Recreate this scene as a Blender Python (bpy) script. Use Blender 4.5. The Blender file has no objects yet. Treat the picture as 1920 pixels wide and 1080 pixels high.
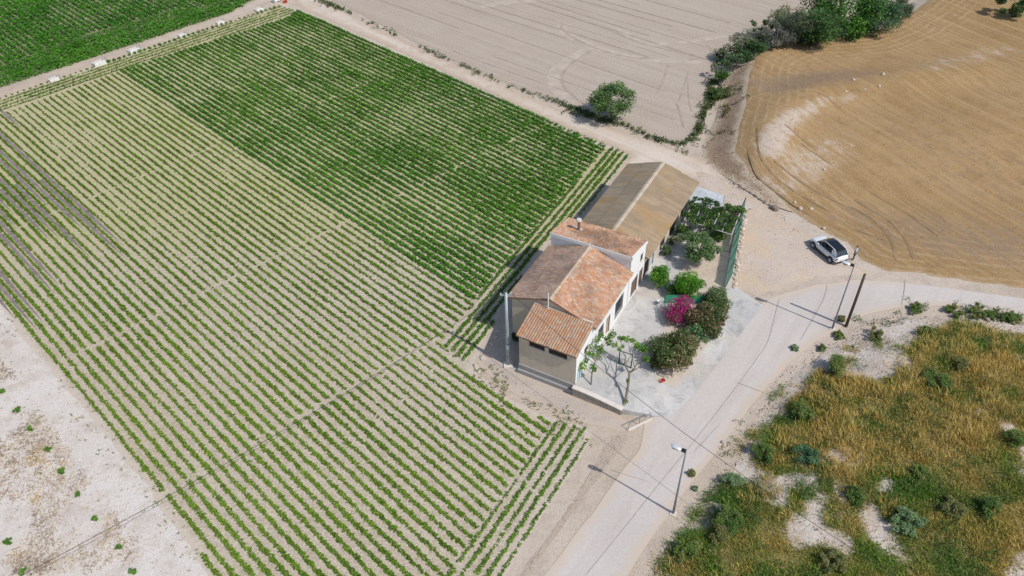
import bpy, bmesh, math, random
import numpy as np
from mathutils import Vector, Matrix
from mathutils.geometry import delaunay_2d_cdt

random.seed(7)
RNG = np.random.default_rng(11)
SC = bpy.context.scene
COL = SC.collection
rad = math.radians

# ------------------------------------------------------------------ camera
CAM_H = 50.0
F_PX = 1450.0                      # focal length for a 1920 px wide picture
_d = np.array([1005.0 - 960, 2200.0 - 540, F_PX]); _d /= np.linalg.norm(_d)   # plumb line in camera axes
_Y = np.array([0, 0, 1.0]) - _d * _d[2]; _Y /= np.linalg.norm(_Y)
RM = np.stack([np.cross(_Y, -_d), _Y, -_d])     # camera (right, down, forward) -> world
cam_data = bpy.data.cameras.new('camera')
cam = bpy.data.objects.new('camera', cam_data)
COL.objects.link(cam)
cam_data.sensor_width = 36.0
cam_data.lens = 36.0 * F_PX / 1920.0
cam_data.clip_start = 0.5
cam_data.clip_end = 9000.0
mw = Matrix.Identity(4)
for i in range(3):
    mw[i][0] = RM[i, 0]; mw[i][1] = -RM[i, 1]; mw[i][2] = -RM[i, 2]
mw[2][3] = CAM_H
cam.matrix_world = mw
SC.camera = cam

# ------------------------------------------------------------------ light
SUN_EL, SUN_AZ = 50.0, -38.5       # azimuth measured from +X, counter-clockwise
sd = Vector((math.cos(rad(SUN_EL)) * math.cos(rad(SUN_AZ)), math.cos(rad(SUN_EL)) * math.sin(rad(SUN_AZ)), math.sin(rad(SUN_EL))))
world = bpy.data.worlds.new('World'); SC.world = world; world.use_nodes = True
wn = world.node_tree
sky = wn.nodes.new('ShaderNodeTexSky'); sky.sky_type = 'NISHITA'; sky.sun_disc = False
sky.sun_elevation = rad(SUN_EL); sky.sun_rotation = rad(90.0 - SUN_AZ)
sky.air_density = 1.0; sky.dust_density = 1.2
wn.links.new(sky.outputs[0], wn.nodes['Background'].inputs[0])
wn.nodes['Background'].inputs[1].default_value = 0.125
sun_d = bpy.data.lights.new('sun', 'SUN'); sun_d.energy = 3.35; sun_d.angle = rad(0.55); sun_d.color = (1.0, 0.955, 0.89)
sun = bpy.data.objects.new('sun', sun_d); COL.objects.link(sun)
sun.rotation_euler = sd.to_track_quat('Z', 'Y').to_euler(); sun.location = (60, -40, 90)
SC.view_settings.view_transform = 'Standard'; SC.view_settings.look = 'None'
SC.view_settings.exposure = 0.0; SC.view_settings.gamma = 1.0; SC.view_settings.use_curve_mapping = False

# ------------------------------------------------------------------ measuring helpers
def ray(px, py):
    return RM @ np.array([px - 960.0, py - 540.0, F_PX])
def at(px, py, z=0.0):
    """point of the place at height z that a surveyed photo position belongs to"""
    r = ray(px, py); t = (z - CAM_H) / r[2]
    return np.array([r[0] * t, r[1] * t, z])
def smooth(a, b, x):
    t = np.clip((np.asarray(x, float) - a) / (b - a), 0, 1)
    return t * t * (3 - 2 * t)
def vnoise(x, y, scale, seed=0):
    x = np.asarray(x, float) / scale; y = np.asarray(y, float) / scale
    xi = np.floor(x).astype(np.int64); yi = np.floor(y).astype(np.int64)
    fx = x - xi; fy = y - yi
    fx = fx * fx * (3 - 2 * fx); fy = fy * fy * (3 - 2 * fy)
    def hsh(a, b):
        n = (a * 374761393 + b * 668265263 + seed * 974634777) & 0x7fffffff
        n = ((n ^ (n >> 13)) * 1274126177) & 0x7fffffff
        n = (n ^ (n >> 16)) & 0xffff
        return n / 65535.0
    a = hsh(xi, yi); b = hsh(xi + 1, yi); c = hsh(xi, yi + 1); d = hsh(xi + 1, yi + 1)
    return (a * (1 - fx) + b * fx) * (1 - fy) + (c * (1 - fx) + d * fx) * fy
def fbm(x, y, scale, seed=0, oct=3):
    s = 0; a = 1; n = 0
    for k in range(oct):
        s = s + a * vnoise(x, y, scale / 2 ** k, seed + 17 * k); n += a; a *= 0.5
    return s / n
def inside(P, poly):
    P = np.asarray(P, float); poly = np.asarray(poly, float)
    x, y = P[:, 0], P[:, 1]; c = np.zeros(len(P), bool)
    j = len(poly) - 1
    for i in range(len(poly)):
        xi, yi = poly[i]; xj, yj = poly[j]
        m = ((yi > y) != (yj > y))
        if m.any():
            c ^= m & (x < (xj - xi) * (y - yi) / ((yj - yi) if yj != yi else 1e-9) + xi)
        j = i
    return c
def edge_dist(P, poly, closed=True):
    P = np.asarray(P, float)[:, :2]; poly = np.asarray(poly, float)[:, :2]
    best = np.full(len(P), 1e9)
    n = len(poly)
    for i in range(n if closed else n - 1):
        a = poly[i]; b = poly[(i + 1) % n]; ab = b - a; L = ab @ ab + 1e-12
        t = np.clip(((P - a) @ ab) / L, 0, 1)
        q = P - (a + t[:, None] * ab)
        best = np.minimum(best, np.einsum('ij,ij->i', q, q))
    return np.sqrt(best)

# house frame: u runs along the ridge away from the camera, v to the right towards the yard
HO = np.array([5.108, 43.607, 0.0]); HA = rad(60.2)
HU = np.array([math.cos(HA), math.sin(HA), 0]); HV = np.array([math.sin(HA), -math.cos(HA), 0])
def h2w(u, v, z=0.0): return HO + u * HU + v * HV + np.array([0, 0, z])
def w2h(P):
    q = np.asarray(P, float)[:, :2] - HO[:2]
    return q @ HU[:2], q @ HV[:2]
def yard_z(x, y):
    u, v = w2h(np.stack([np.atleast_1d(x), np.atleast_1d(y)], -1))
    ve = 7.9 + (u - 1.4) * 0.18
    t = np.clip((v - 0.5) / (ve - 0.5), 0, 1)
    return (1.0 - t ** 1.6) * (1 - smooth(31, 37, u))

# ------------------------------------------------------------------ terrain
STUB_PX = [(1772, -20), (1715, 28), (1655, 62), (1600, 80), (1540, 84), (1490, 86), (1440, 100), (1408, 118), (1394, 150), (1388, 200), (1376, 240), (1366, 288),
           (1398, 328), (1440, 368), (1490, 402), (1530, 432), (1585, 458), (1612, 492), (1660, 512), (1750, 522), (1920, 545), (2120, 585), (2500, 420), (2300, -120), (1850, -80)]
STUB = np.array([at(*p)[:2] for p in STUB_PX])
CREST = np.array([at(*p)[:2] for p in [(1425, 300), (1440, 255), (1480, 215), (1560, 182), (1660, 175), (1800, 150)]])
SCRUB_PX = [(1195, 1120), (1235, 1055), (1290, 985), (1345, 900), (1380, 845), (1425, 770), (1480, 700), (1545, 650), (1610, 612), (1690, 590), (1800, 588), (1930, 604), (2150, 640), (2500, 1200), (1900, 1500), (1250, 1400)]
SCRUB = np.array([at(*p)[:2] for p in SCRUB_PX])
def hz(x, y):
    P = np.stack([np.atleast_1d(np.asarray(x, float)), np.atleast_1d(np.asarray(y, float))], -1)
    h = np.zeros(len(P))
    # stubble field on its bank
    m = (P[:, 0] > 8) & (P[:, 1] > 45)
    if m.any():
        Q = P[m]
        d = edge_dist(Q, STUB); d = np.where(inside(Q, STUB), d, -d)
        k = 0.15 + 0.85 * smooth(64, 80, Q[:, 1] - 0.12 * (Q[:, 0] - 20))
        b = smooth(-3.2, 1.2, d) * 1.35 * k
        ins = smooth(0, 4, d)
        c = np.exp(-(edge_dist(Q, CREST, False) / 3.6) ** 2) * 0.9 * ins
        b = b + c + ins * 0.22 * (fbm(Q[:, 0], Q[:, 1], 9, 5) - 0.5)
        h[m] += b
    m = (P[:, 0] > 0) & (P[:, 1] < 70)
    if m.any():
        Q = P[m]
        d = edge_dist(Q, SCRUB); d = np.where(inside(Q, SCRUB), d, -d)
        b = smooth(-0.3, 7, d) * 1.1 + smooth(0.2, 2.5, d) * 0.55 * (fbm(Q[:, 0], Q[:, 1], 4.5, 9) - 0.4)
        h[m] += np.where(d > -0.3, np.maximum(b, 0), 0)
    return h
def G(px, py, yard=False):
    z = 0.0
    for _ in range(8):
        p = at(px, py, z)
        z = float((yard_z if yard else hz)(p[0], p[1])[0])
    return at(px, py, z)

# ------------------------------------------------------------------ object helpers
def link(o, parent=None):
    COL.objects.link(o)
    if parent is not None: o.parent = parent
    return o
def tag(o, label=None, cat=None, group=None, kind=None):
    if label: o['label'] = label
    if cat: o['category'] = cat
    if group: o['group'] = group
    if kind: o['kind'] = kind
    return o
def empty(name, loc=(0, 0, 0), rz=0.0):
    o = bpy.data.objects.new(name, None); o.empty_display_size = 0.3
    o.location = tuple(float(c) for c in loc); o.rotation_euler = (0, 0, rz)
    return link(o)
def set_col(me, col):
    a = me.color_attributes.new('Col', 'FLOAT_COLOR', 'POINT')
    c = np.ones((len(me.vertices), 4), np.float32); c[:, :3] = col
    a.data.foreach_set('color', c.ravel())
def mesh(name, V, F, mat=None, col=None, smooth_=False):
    me = bpy.data.meshes.new(name)
    me.from_pydata([tuple(map(float, v)) for v in V], [], F)
    if col is not None: set_col(me, np.asarray(col, np.float32))
    if mat: me.materials.append(mat)
    if smooth_: me.polygons.foreach_set('use_smooth', [True] * len(me.polygons))
    me.update()
    return me
def obj(name, V, F, mat, parent=None, col=None, smooth_=False):
    return link(bpy.data.objects.new(name, mesh(name, V, F, mat, col, smooth_)), parent)
def poly_mesh_np(name, V, nper, col=None, mat=None):
    """V: (N*nper,3): N separate faces of nper corners"""
    V = np.ascontiguousarray(V, np.float32); n = len(V); nf = n // nper
    me = bpy.data.meshes.new(name)
    me.vertices.add(n); me.vertices.foreach_set('co', V.ravel())
    me.loops.add(n); me.loops.foreach_set('vertex_index', np.arange(n, dtype=np.int32))
    me.polygons.add(nf)
    me.polygons.foreach_set('loop_start', np.arange(0, n, nper, dtype=np.int32))
    me.polygons.foreach_set('loop_total', np.full(nf, nper, np.int32))
    me.update(calc_edges=True)
    if col is not None: set_col(me, np.repeat(np.asarray(col, np.float32), nper, axis=0))
    if mat: me.materials.append(mat)
    return me
class MB:
    def __init__(s): s.v = []; s.f = []; s.c = []
    def add(s, V, F, col=None):
        b = len(s.v); s.v += [tuple(map(float, p)) for p in V]
        s.f += [tuple(b + i for i in f) for f in F]
        s.c += [col if col is not None else (1, 1, 1)] * len(V)
        return s
    def box(s, lo, hi, col=None):
        x0, y0, z0 = lo; x1, y1, z1 = hi
        V = [(x0, y0, z0), (x1, y0, z0), (x1, y1, z0), (x0, y1, z0), (x0, y0, z1), (x1, y0, z1), (x1, y1, z1), (x0, y1, z1)]
        return s.add(V, [(3, 2, 1, 0), (4, 5, 6, 7), (0, 1, 5, 4), (1, 2, 6, 5), (2, 3, 7, 6), (3, 0, 4, 7)], col)
    def tube(s, pts, rs, n=8, col=None, caps=True):
        pts = [Vector([float(c) for c in p]) for p in pts]
        if not hasattr(rs, '__len__'): rs = [rs] * len(pts)
        V = []; F = []
        up = None
        for i, p in enumerate(pts):
            d = (pts[min(i + 1, len(pts) - 1)] - pts[max(i - 1, 0)]).normalized()
            if up is None:
                up = Vector((1, 0, 0)) if abs(d.x) < 0.8 else Vector((0, 1, 0))
            a = d.cross(up).normalized(); b = d.cross(a).normalized(); up = b.cross(d) if False else up
            for k in range(n):
                t = 2 * math.pi * k / n
                V.append(p + (a * math.cos(t) + b * math.sin(t)) * rs[i])
        for i in range(len(pts) - 1):
            for k in range(n):
                k2 = (k + 1) % n
                F.append((i * n + k, i * n + k2, (i + 1) * n + k2, (i + 1) * n + k))
        if caps:
            F.append(tuple(range(n - 1, -1, -1))); F.append(tuple((len(pts) - 1) * n + k for k in range(n)))
        return s.add(V, F, col)
    def build(s, name, mat, parent=None, smooth_=False, bevel=0.0):
        o = obj(name, s.v, s.f, mat, parent, s.c, smooth_)
        if bevel:
            m = o.modifiers.new('b', 'BEVEL'); m.width = bevel; m.segments = 2; m.limit_method = 'ANGLE'
        return o

# ------------------------------------------------------------------ materials
class NT:
    def __init__(s, name, rough=0.9, spec=0.25):
        s.m = bpy.data.materials.new(name); s.m.use_nodes = True
        s.t = s.m.node_tree; s.b = s.t.nodes['Principled BSDF']
        s.b.inputs['Roughness'].default_value = rough
        s.b.inputs['Specular IOR Level'].default_value = spec
        s.geo = s.t.nodes.new('ShaderNodeNewGeometry')
        s.tc = s.t.nodes.new('ShaderNodeTexCoord')
    def n(s, ty): return s.t.nodes.new(ty)
    def l(s, a, b): s.t.links.new(a, b)
    def world_pos(s): return s.geo.outputs['Position']
    def obj_pos(s): return s.tc.outputs['Object']
    def mapping(s, src, rotz=0.0, scale=(1, 1, 1)):
        m = s.n('ShaderNodeMapping'); m.vector_type = 'TEXTURE' if False else 'POINT'
        r = s.n('ShaderNodeVectorRotate'); r.rotation_type = 'Z_AXIS'; r.inputs['Angle'].default_value = -rotz
        s.l(src, r.inputs['Vector']); s.l(r.outputs[0], m.inputs['Vector'])
        m.inputs['Scale'].default_value = scale
        return m.outputs[0]
    def noise(s, src, scale, detail=3.0, rough=0.55, dist=0.0):
        n = s.n('ShaderNodeTexNoise'); n.inputs['Scale'].default_value = scale; n.inputs['Detail'].default_value = detail
        n.inputs['Roughness'].default_value = rough; n.inputs['Distortion'].default_value = dist
        s.l(src, n.inputs['Vector']); return n.outputs[0]
    def ramp(s, f, a, b):
        r = s.n('ShaderNodeMapRange'); r.inputs[1].default_value = a; r.inputs[2].default_value = b
        r.interpolation_type = 'SMOOTHSTEP'
        s.l(f, r.inputs[0]); return r.outputs[0]
    def math(s, op, a, b=None):
        m = s.n('ShaderNodeMath'); m.operation = op
        for i, x in enumerate((a, b)):
            if x is None: continue
            if hasattr(x, 'is_linked') or hasattr(x, 'node'): s.l(x, m.inputs[i])
            else: m.inputs[i].default_value = x
        return m.outputs[0]
    def mix(s, f, a, b, mode='MIX'):
        m = s.n('ShaderNodeMix'); m.data_type = 'RGBA'; m.blend_type = mode
        for k, x in ((0, f), (6, a), (7, b)):
            if hasattr(x, 'node'): s.l(x, m.inputs[k])
            elif k == 0: m.inputs[0].default_value = x
            else: m.inputs[k].default_value = (x[0], x[1], x[2], 1)
        return m.outputs[2]
    def attr(s, name, vec=False):
        a = s.n('ShaderNodeAttribute'); a.attribute_name = name
        return a.outputs['Color'] if vec else a.outputs['Fac']
    def color(s, c):
        if hasattr(c, 'node'): s.l(c, s.b.inputs['Base Color'])
        else: s.b.inputs['Base Color'].default_value = (c[0], c[1], c[2], 1)
    def bump(s, h, strength=0.5, dist=0.1):
        b = s.n('ShaderNodeBump'); b.inputs['Strength'].default_value = strength; b.inputs['Distance'].default_value = dist
        s.l(h, b.inputs['Height']); s.l(b.outputs[0], s.b.inputs['Normal'])

def simple(name, c, rough=0.6, spec=0.3, metal=0.0, var=0.12, scale=3.0):
    t = NT(name, rough, spec); t.b.inputs['Metallic'].default_value = metal
    n = t.noise(t.obj_pos(), scale, 4)
    t.color(t.mix(t.ramp(n, 0.3, 0.7), [x * (1 - var) for x in c], [min(1, x * (1 + var)) for x in c]))
    return t.m
def vcol(name, rough=0.7, spec=0.25, var=0.2, scale=8.0, bump=0.0, trans=0.0):
    t = NT(name, rough, spec)
    n = t.noise(t.world_pos(), scale, 3)
    c = t.mix(1.0, t.attr('Col', True), t.mix(n, [1 - var] * 3, [1 + var] * 3), 'MULTIPLY')
    t.color(c)
    if bump: t.bump(t.noise(t.world_pos(), scale * 3, 3), bump, 0.03)
    if trans:
        tr = t.n('ShaderNodeBsdfTranslucent'); t.l(c, tr.inputs['Color'])
        mx = t.n('ShaderNodeMixShader'); mx.inputs[0].default_value = trans
        out = t.t.nodes['Material Output']
        t.l(t.b.outputs[0], mx.inputs[1]); t.l(tr.outputs[0], mx.inputs[2]); t.l(mx.outputs[0], out.inputs[0])
    return t.m
def soil(name, c1, c2, c3, edge_c=None, big=0.05, mid=0.5, fine=3.0, streak=None, bump=0.5, spots=None, edge_w=(0.0, 1.0), curved=None, tone=None, cover=None, speck=0.15):
    """c1/c2 broad patches, c3 fine grain, streak=(angle, along, across, colour, amount), edge_c blends in near the border"""
    t = NT(name, 0.95, 0.1); p = t.world_pos()
    b = t.ramp(t.noise(p, big, 4, 0.6, 0.4), 0.35, 0.65)
    c = t.mix(b, c1, c2)
    m = t.ramp(t.noise(p, mid, 5, 0.65), 0.42, 0.72)
    c = t.mix(t.math('MULTIPLY', m, 0.75), c, c3)
    h = t.noise(p, fine, 5, 0.7)
    if streak:
        ang, al, ac, sc_, am = streak
        q = t.mapping(p, ang, (al, ac, 1))
        s1 = t.noise(q, 1.0, 4, 0.65)
        c = t.mix(t.math('MULTIPLY', t.ramp(s1, 0.42, 0.66), am), c, sc_)
        h = t.math('ADD', h, t.math('MULTIPLY', s1, 1.2))
    if curved:
        period, colr, am, reach = curved           # tractor passes running parallel to the border
        e = t.attr('edge')
        w = t.n('ShaderNodeMath'); w.operation = 'SINE'
        e2 = t.math('ADD', e, t.math('MULTIPLY', t.noise(p, 0.2, 2), 0.8))
        t.l(t.math('MULTIPLY', e2, 2 * math.pi / period), w.inputs[0])
        k = t.math('MULTIPLY', t.ramp(w.outputs[0], 0.0, 1.0), t.ramp(t.noise(p, 0.6, 3), 0.35, 0.6))
        k = t.math('MULTIPLY', k, t.math('SUBTRACT', 1.0, t.ramp(e, reach * 0.6, reach)))
        c = t.mix(t.math('MULTIPLY', k, am), c, colr)
        h = t.math('ADD', h, t.math('MULTIPLY', k, 0.35))
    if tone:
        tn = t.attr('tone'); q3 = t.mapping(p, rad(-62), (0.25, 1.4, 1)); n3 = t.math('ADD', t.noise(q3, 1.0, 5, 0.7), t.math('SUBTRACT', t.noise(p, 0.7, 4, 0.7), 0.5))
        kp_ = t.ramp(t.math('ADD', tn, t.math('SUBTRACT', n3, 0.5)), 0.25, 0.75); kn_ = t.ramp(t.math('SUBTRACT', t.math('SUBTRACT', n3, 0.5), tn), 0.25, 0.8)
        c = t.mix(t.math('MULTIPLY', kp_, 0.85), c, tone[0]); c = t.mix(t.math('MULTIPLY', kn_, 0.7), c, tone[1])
    if cover:
        cvn = t.math('ADD', t.attr('cover'), t.math('MULTIPLY', t.math('SUBTRACT', t.noise(p, 1.6, 4, 0.7), 0.5), 0.9))
        c = t.mix(t.ramp(cvn, 0.3, 0.75), c, cover)
    if spots:
        scl, lo, hi, colr, am = spots
        c = t.mix(t.math('MULTIPLY', t.ramp(t.noise(p, scl, 5, 0.7, 0.3), lo, hi), am), c, colr)
    g = t.noise(p, fine * 2.2, 4, 0.75)
    c = t.mix(1.0, c, t.mix(t.ramp(g, 0.3, 0.7), [1 - speck] * 3, [1 + speck * 0.75] * 3), 'MULTIPLY')
    if edge_c is not None:
        e = t.math('ADD', t.attr('edge'), t.math('MULTIPLY', t.math('SUBTRACT', t.noise(p, 0.9, 5, 0.7), 0.5), 2.2 * edge_w[1]))
        c = t.mix(t.ramp(e, edge_w[0], edge_w[1]), edge_c, c)
    t.color(c); t.bump(h, bump, 0.12)
    return t.m

ROT_H = rad(60.2)
SAND = (0.52, 0.42, 0.325)
PALE = (0.64, 0.57, 0.50)
M = {}
M['ground'] = soil('ground_sand', (0.50, 0.415, 0.33), (0.56, 0.475, 0.395), (0.42, 0.345, 0.28), bump=0.6, spots=(0.8, 0.58, 0.75, (0.34, 0.28, 0.22), 0.5))
M['track'] = soil('dirt_track', (0.62, 0.53, 0.44), (0.56, 0.46, 0.36), (0.50, 0.41, 0.32), (0.50, 0.40, 0.31), big=0.08, mid=0.35, streak=(rad(-44.7), 0.03, 0.9, (0.68, 0.60, 0.52), 0.55), bump=0.4, edge_w=(0.0, 1.2))
M['yard'] = soil('yard_dirt', (0.58, 0.49, 0.42), (0.56, 0.45, 0.35), (0.50, 0.42, 0.36), (0.50, 0.41, 0.31), big=0.11, mid=0.3, bump=0.35, edge_w=(0.0, 1.5), spots=(0.22, 0.52, 0.68, (0.62, 0.47, 0.32), 0.5))
M['crop'] = soil('crop_soil', (0.515, 0.435, 0.34), (0.545, 0.475, 0.385), (0.43, 0.36, 0.275), (0.57, 0.49, 0.41), big=0.035, mid=0.7, streak=(rad(-44.7), 0.12, 1.2, (0.57, 0.51, 0.39), 0.5), bump=0.7, speck=0.3, spots=(1.7, 0.47, 0.66, (0.37, 0.355, 0.19), 0.5), cover=(0.50, 0.445, 0.275))
M['cropd'] = soil('dense_crop_soil', (0.32, 0.28, 0.18), (0.38, 0.335, 0.23), (0.24, 0.215, 0.13), (0.5, 0.42, 0.32), big=0.06, mid=0.7, bump=0.7)
M['plough'] = soil('ploughed_soil', (0.465, 0.395, 0.325), (0.44, 0.365, 0.30), (0.48, 0.415, 0.345), (0.41, 0.335, 0.265), big=0.03, mid=0.2, streak=(rad(-42), 0.015, 0.8, (0.36, 0.295, 0.24), 0.4), bump=0.5, fine=2.0)
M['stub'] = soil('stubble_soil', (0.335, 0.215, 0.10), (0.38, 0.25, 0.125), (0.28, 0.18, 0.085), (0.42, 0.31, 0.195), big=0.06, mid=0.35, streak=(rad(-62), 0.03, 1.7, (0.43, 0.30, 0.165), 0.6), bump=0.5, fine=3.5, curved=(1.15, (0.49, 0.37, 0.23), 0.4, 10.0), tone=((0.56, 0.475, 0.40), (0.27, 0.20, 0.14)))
M['bank'] = soil('bank_earth', (0.31, 0.225, 0.155), (0.37, 0.275, 0.195), (0.24, 0.175, 0.12), (0.50, 0.41, 0.31), big=0.15, mid=0.8, bump=0.9, edge_w=(0.0, 1.0))
M['fallow'] = soil('fallow_chalk', (0.66, 0.61, 0.56), (0.625, 0.57, 0.515), (0.54, 0.475, 0.42), None, big=0.12, mid=0.6, bump=0.5, spots=(0.35, 0.5, 0.66, (0.46, 0.375, 0.30), 0.55))
M['scrub'] = soil('scrub_chalk', (0.66, 0.59, 0.525), (0.57, 0.485, 0.405), (0.46, 0.385, 0.315), (0.54, 0.45, 0.37), big=0.25, mid=0.8, bump=0.9, spots=(0.6, 0.5, 0.68, (0.36, 0.28, 0.20), 0.5), cover=(0.27, 0.23, 0.09))
M['path'] = soil('grey_path', (0.50, 0.435, 0.38), (0.46, 0.40, 0.35), (0.42, 0.36, 0.31), (0.52, 0.43, 0.35), big=0.2, mid=0.7, bump=0.35)
def road_mat():
    t = NT('road_concrete', 0.9, 0.15); p = t.world_pos()
    c = t.mix(t.ramp(t.noise(p, 0.10, 4, 0.6), 0.35, 0.65), (0.535, 0.485, 0.445), (0.575, 0.525, 0.485))
    q = t.mapping(p, rad(54), (0.06, 0.7, 1))
    c = t.mix(t.math('MULTIPLY', t.ramp(t.noise(q, 1.0, 4, 0.6), 0.45, 0.7), 0.45), c, (0.475, 0.41, 0.365))
    c = t.mix(t.math('MULTIPLY', t.ramp(t.noise(p, 0.5, 6, 0.75), 0.55, 0.75), 0.35), c, (0.61, 0.55, 0.50))
    c = t.mix(1.0, c, t.mix(t.ramp(t.noise(p, 5, 4, 0.75), 0.3, 0.7), [0.93] * 3, [1.06] * 3), 'MULTIPLY')
    e = t.math('ADD', t.attr('edge'), t.math('MULTIPLY', t.math('SUBTRACT', t.noise(p, 0.6, 5, 0.7), 0.5), 1.6))
    c = t.mix(t.ramp(e, 0.0, 1.0), (0.57, 0.475, 0.385), c)
    t.color(c); t.bump(t.noise(p, 6, 4, 0.7), 0.25, 0.03)
    return t.m
M['road'] = road_mat()
def patio_mat():
    t = NT('patio_concrete', 0.88, 0.15); p = t.world_pos()
    c = t.mix(t.ramp(t.noise(p, 0.22, 4, 0.6), 0.35, 0.65), (0.45, 0.44, 0.425), (0.555, 0.54, 0.515))
    c = t.mix(t.math('MULTIPLY', t.ramp(t.noise(p, 0.55, 6, 0.75, 0.8), 0.48, 0.66), 0.8), c, (0.33, 0.325, 0.32))
    c = t.mix(t.math('MULTIPLY', t.ramp(t.noise(p, 0.16, 3, 0.5), 0.52, 0.62), 0.6), c, (0.50, 0.445, 0.385))
    c = t.mix(1.0, c, t.mix(t.ramp(t.noise(p, 4, 5, 0.75), 0.3, 0.7), [0.9] * 3, [1.07] * 3), 'MULTIPLY')
    t.color(c); t.bump(t.noise(p, 6, 4, 0.7), 0.25, 0.03)
    return t.m
M['patio'] = patio_mat()
M['garden'] = soil('garden_earth', (0.56, 0.47, 0.385), (0.52, 0.44, 0.36), (0.44, 0.36, 0.29), (0.52, 0.46, 0.40), big=0.2, mid=0.7, bump=0.5)
M['wet'] = simple('wet_mud', (0.25, 0.20, 0.18), 0.45, 0.4, var=0.2, scale=1.5)
M['white'] = None
def plaster(name, c, stain, amt=0.5):
    t = NT(name, 0.9, 0.2); p = t.obj_pos()
    k = t.ramp(t.noise(p, 0.9, 6, 0.7, 0.3), 0.45, 0.75)
    cc = t.mix(t.math('MULTIPLY', k, amt), c, stain)
    q = t.mapping(p, 0, (1.6, 1.6, 0.15))
    cc = t.mix(t.math('MULTIPLY', t.ramp(t.noise(q, 1.4, 4, 0.6), 0.5, 0.75), amt * 0.6), cc, stain)
    t.color(cc); t.bump(t.noise(p, 14, 4, 0.7), 0.25, 0.02)
    return t.m
M['white'] = plaster('whitewash', (0.80, 0.80, 0.79), (0.66, 0.63, 0.59), 0.45)
M['beige'] = plaster('beige_render', (0.62, 0.525, 0.415), (0.50, 0.42, 0.33), 0.7)
M['plinth'] = plaster('grey_plinth', (0.34, 0.325, 0.315), (0.25, 0.235, 0.22), 0.6)
M['barnwall'] = plaster('barn_render', (0.60, 0.54, 0.47), (0.44, 0.38, 0.32), 0.7)
M['stone'] = plaster('retaining_stone', (0.40, 0.335, 0.275), (0.27, 0.23, 0.19), 0.8)
M['kerb'] = plaster('kerb_concrete', (0.66, 0.61, 0.55), (0.52, 0.46, 0.40), 0.6)
M['tile'] = vcol('clay_tile', 0.85, 0.2, 0.28, 5.0, 0.4)
M['sheet'] = None
def sheet_mat():
    t = NT('fibre_cement', 0.9, 0.15); p = t.world_pos()
    c = t.mix(1.0, t.attr('Col', True), t.mix(t.noise(p, 1.2, 5, 0.7), [0.75] * 3, [1.2] * 3), 'MULTIPLY')
    qb = t.mapping(p, ROT_H, (2.2, 0.18, 1)); c = t.mix(1.0, c, t.mix(t.ramp(t.noise(qb, 1.0, 3, 0.6), 0.3, 0.7), [0.86] * 3, [1.1] * 3), 'MULTIPLY')
    k = t.ramp(t.noise(p, 0.22, 5, 0.65, 0.4), 0.46, 0.68)
    c = t.mix(t.math('MULTIPLY', k, 0.75), c, (0.40, 0.255, 0.105))
    k2 = t.ramp(t.noise(p, 3.5, 4, 0.8), 0.58, 0.8)
    c = t.mix(t.math('MULTIPLY', k2, 0.55), c, (0.20, 0.155, 0.11))
    t.color(c); t.bump(t.noise(p, 9, 3), 0.2, 0.02)
    return t.m
M['sheet'] = sheet_mat()
M['dark'] = simple('dark_interior', (0.02, 0.018, 0.016), 0.8, 0.1)
M['glass'] = simple('window_glass', (0.03, 0.04, 0.05), 0.08, 0.6, var=0.3)
M['frame'] = simple('brown_frame', (0.12, 0.07, 0.045), 0.6)
M['shutter'] = simple('dark_shutter', (0.07, 0.05, 0.045), 0.7)
M['doorwood'] = simple('door_wood', (0.19, 0.12, 0.08), 0.65, scale=6)
M['curtain'] = simple('door_curtain', (0.40, 0.30, 0.22), 0.9)
M['bluedoor'] = simple('pale_blue_door', (0.42, 0.55, 0.60), 0.6)
M['grille'] = simple('grille_iron', (0.10, 0.10, 0.11), 0.5)
M['galv'] = simple('galvanised_steel', (0.36, 0.42, 0.44), 0.5, 0.4, 0.35, var=0.15, scale=1.2)
M['lamppost'] = simple('lamp_post_paint', (0.20, 0.22, 0.24), 0.5, 0.4, 0.3)
M['lamphead'] = simple('lamp_head_alloy', (0.62, 0.66, 0.68), 0.35, 0.5, 0.2)
M['black'] = simple('black_plastic', (0.02, 0.02, 0.022), 0.5, 0.4)
M['wood'] = simple('pole_timber', (0.105, 0.078, 0.058), 0.85, 0.2, scale=2)
M['cable'] = simple('cable_rubber', (0.03, 0.03, 0.032), 0.6)
M['leaf'] = vcol('leaf', 0.55, 0.3, 0.22, 3.0, 0, 0.28)
M['crop_leaf'] = vcol('crop_leaf', 0.6, 0.25, 0.25, 0.7, 0, 0.25)
M['bloom'] = vcol('bloom', 0.6, 0.2, 0.2, 4.0, 0, 0.3)
M['grass'] = vcol('dry_grass', 0.8, 0.15, 0.2, 2.0, 0, 0.2)
M['bark'] = simple('bark', (0.20, 0.165, 0.135), 0.9, 0.15, var=0.3, scale=5)
M['greybark'] = simple('grey_bark', (0.34, 0.31, 0.28), 0.9, 0.15, var=0.3, scale=5)
M['rock'] = simple('limestone', (0.52, 0.45, 0.38), 0.95, 0.1, var=0.3, scale=4)
M['conc'] = simple('white_concrete', (0.66, 0.65, 0.62), 0.9, 0.15, var=0.15, scale=3)
M['redplastic'] = simple('red_plastic', (0.38, 0.05, 0.035), 0.5)
M['whiteplastic'] = simple('white_plastic', (0.78, 0.78, 0.77), 0.4)
M['teal'] = simple('pot_glaze', (0.13, 0.20, 0.27), 0.3, 0.5)
M['greenmetal'] = simple('green_metal', (0.03, 0.075, 0.05), 0.5)
M['carportsheet'] = simple('carport_sheet', (0.50, 0.53, 0.55), 0.5, 0.3, 0.0, var=0.12, scale=1.5)
M['steel_rail'] = simple('pergola_rail', (0.52, 0.50, 0.47), 0.6, 0.3)
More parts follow.
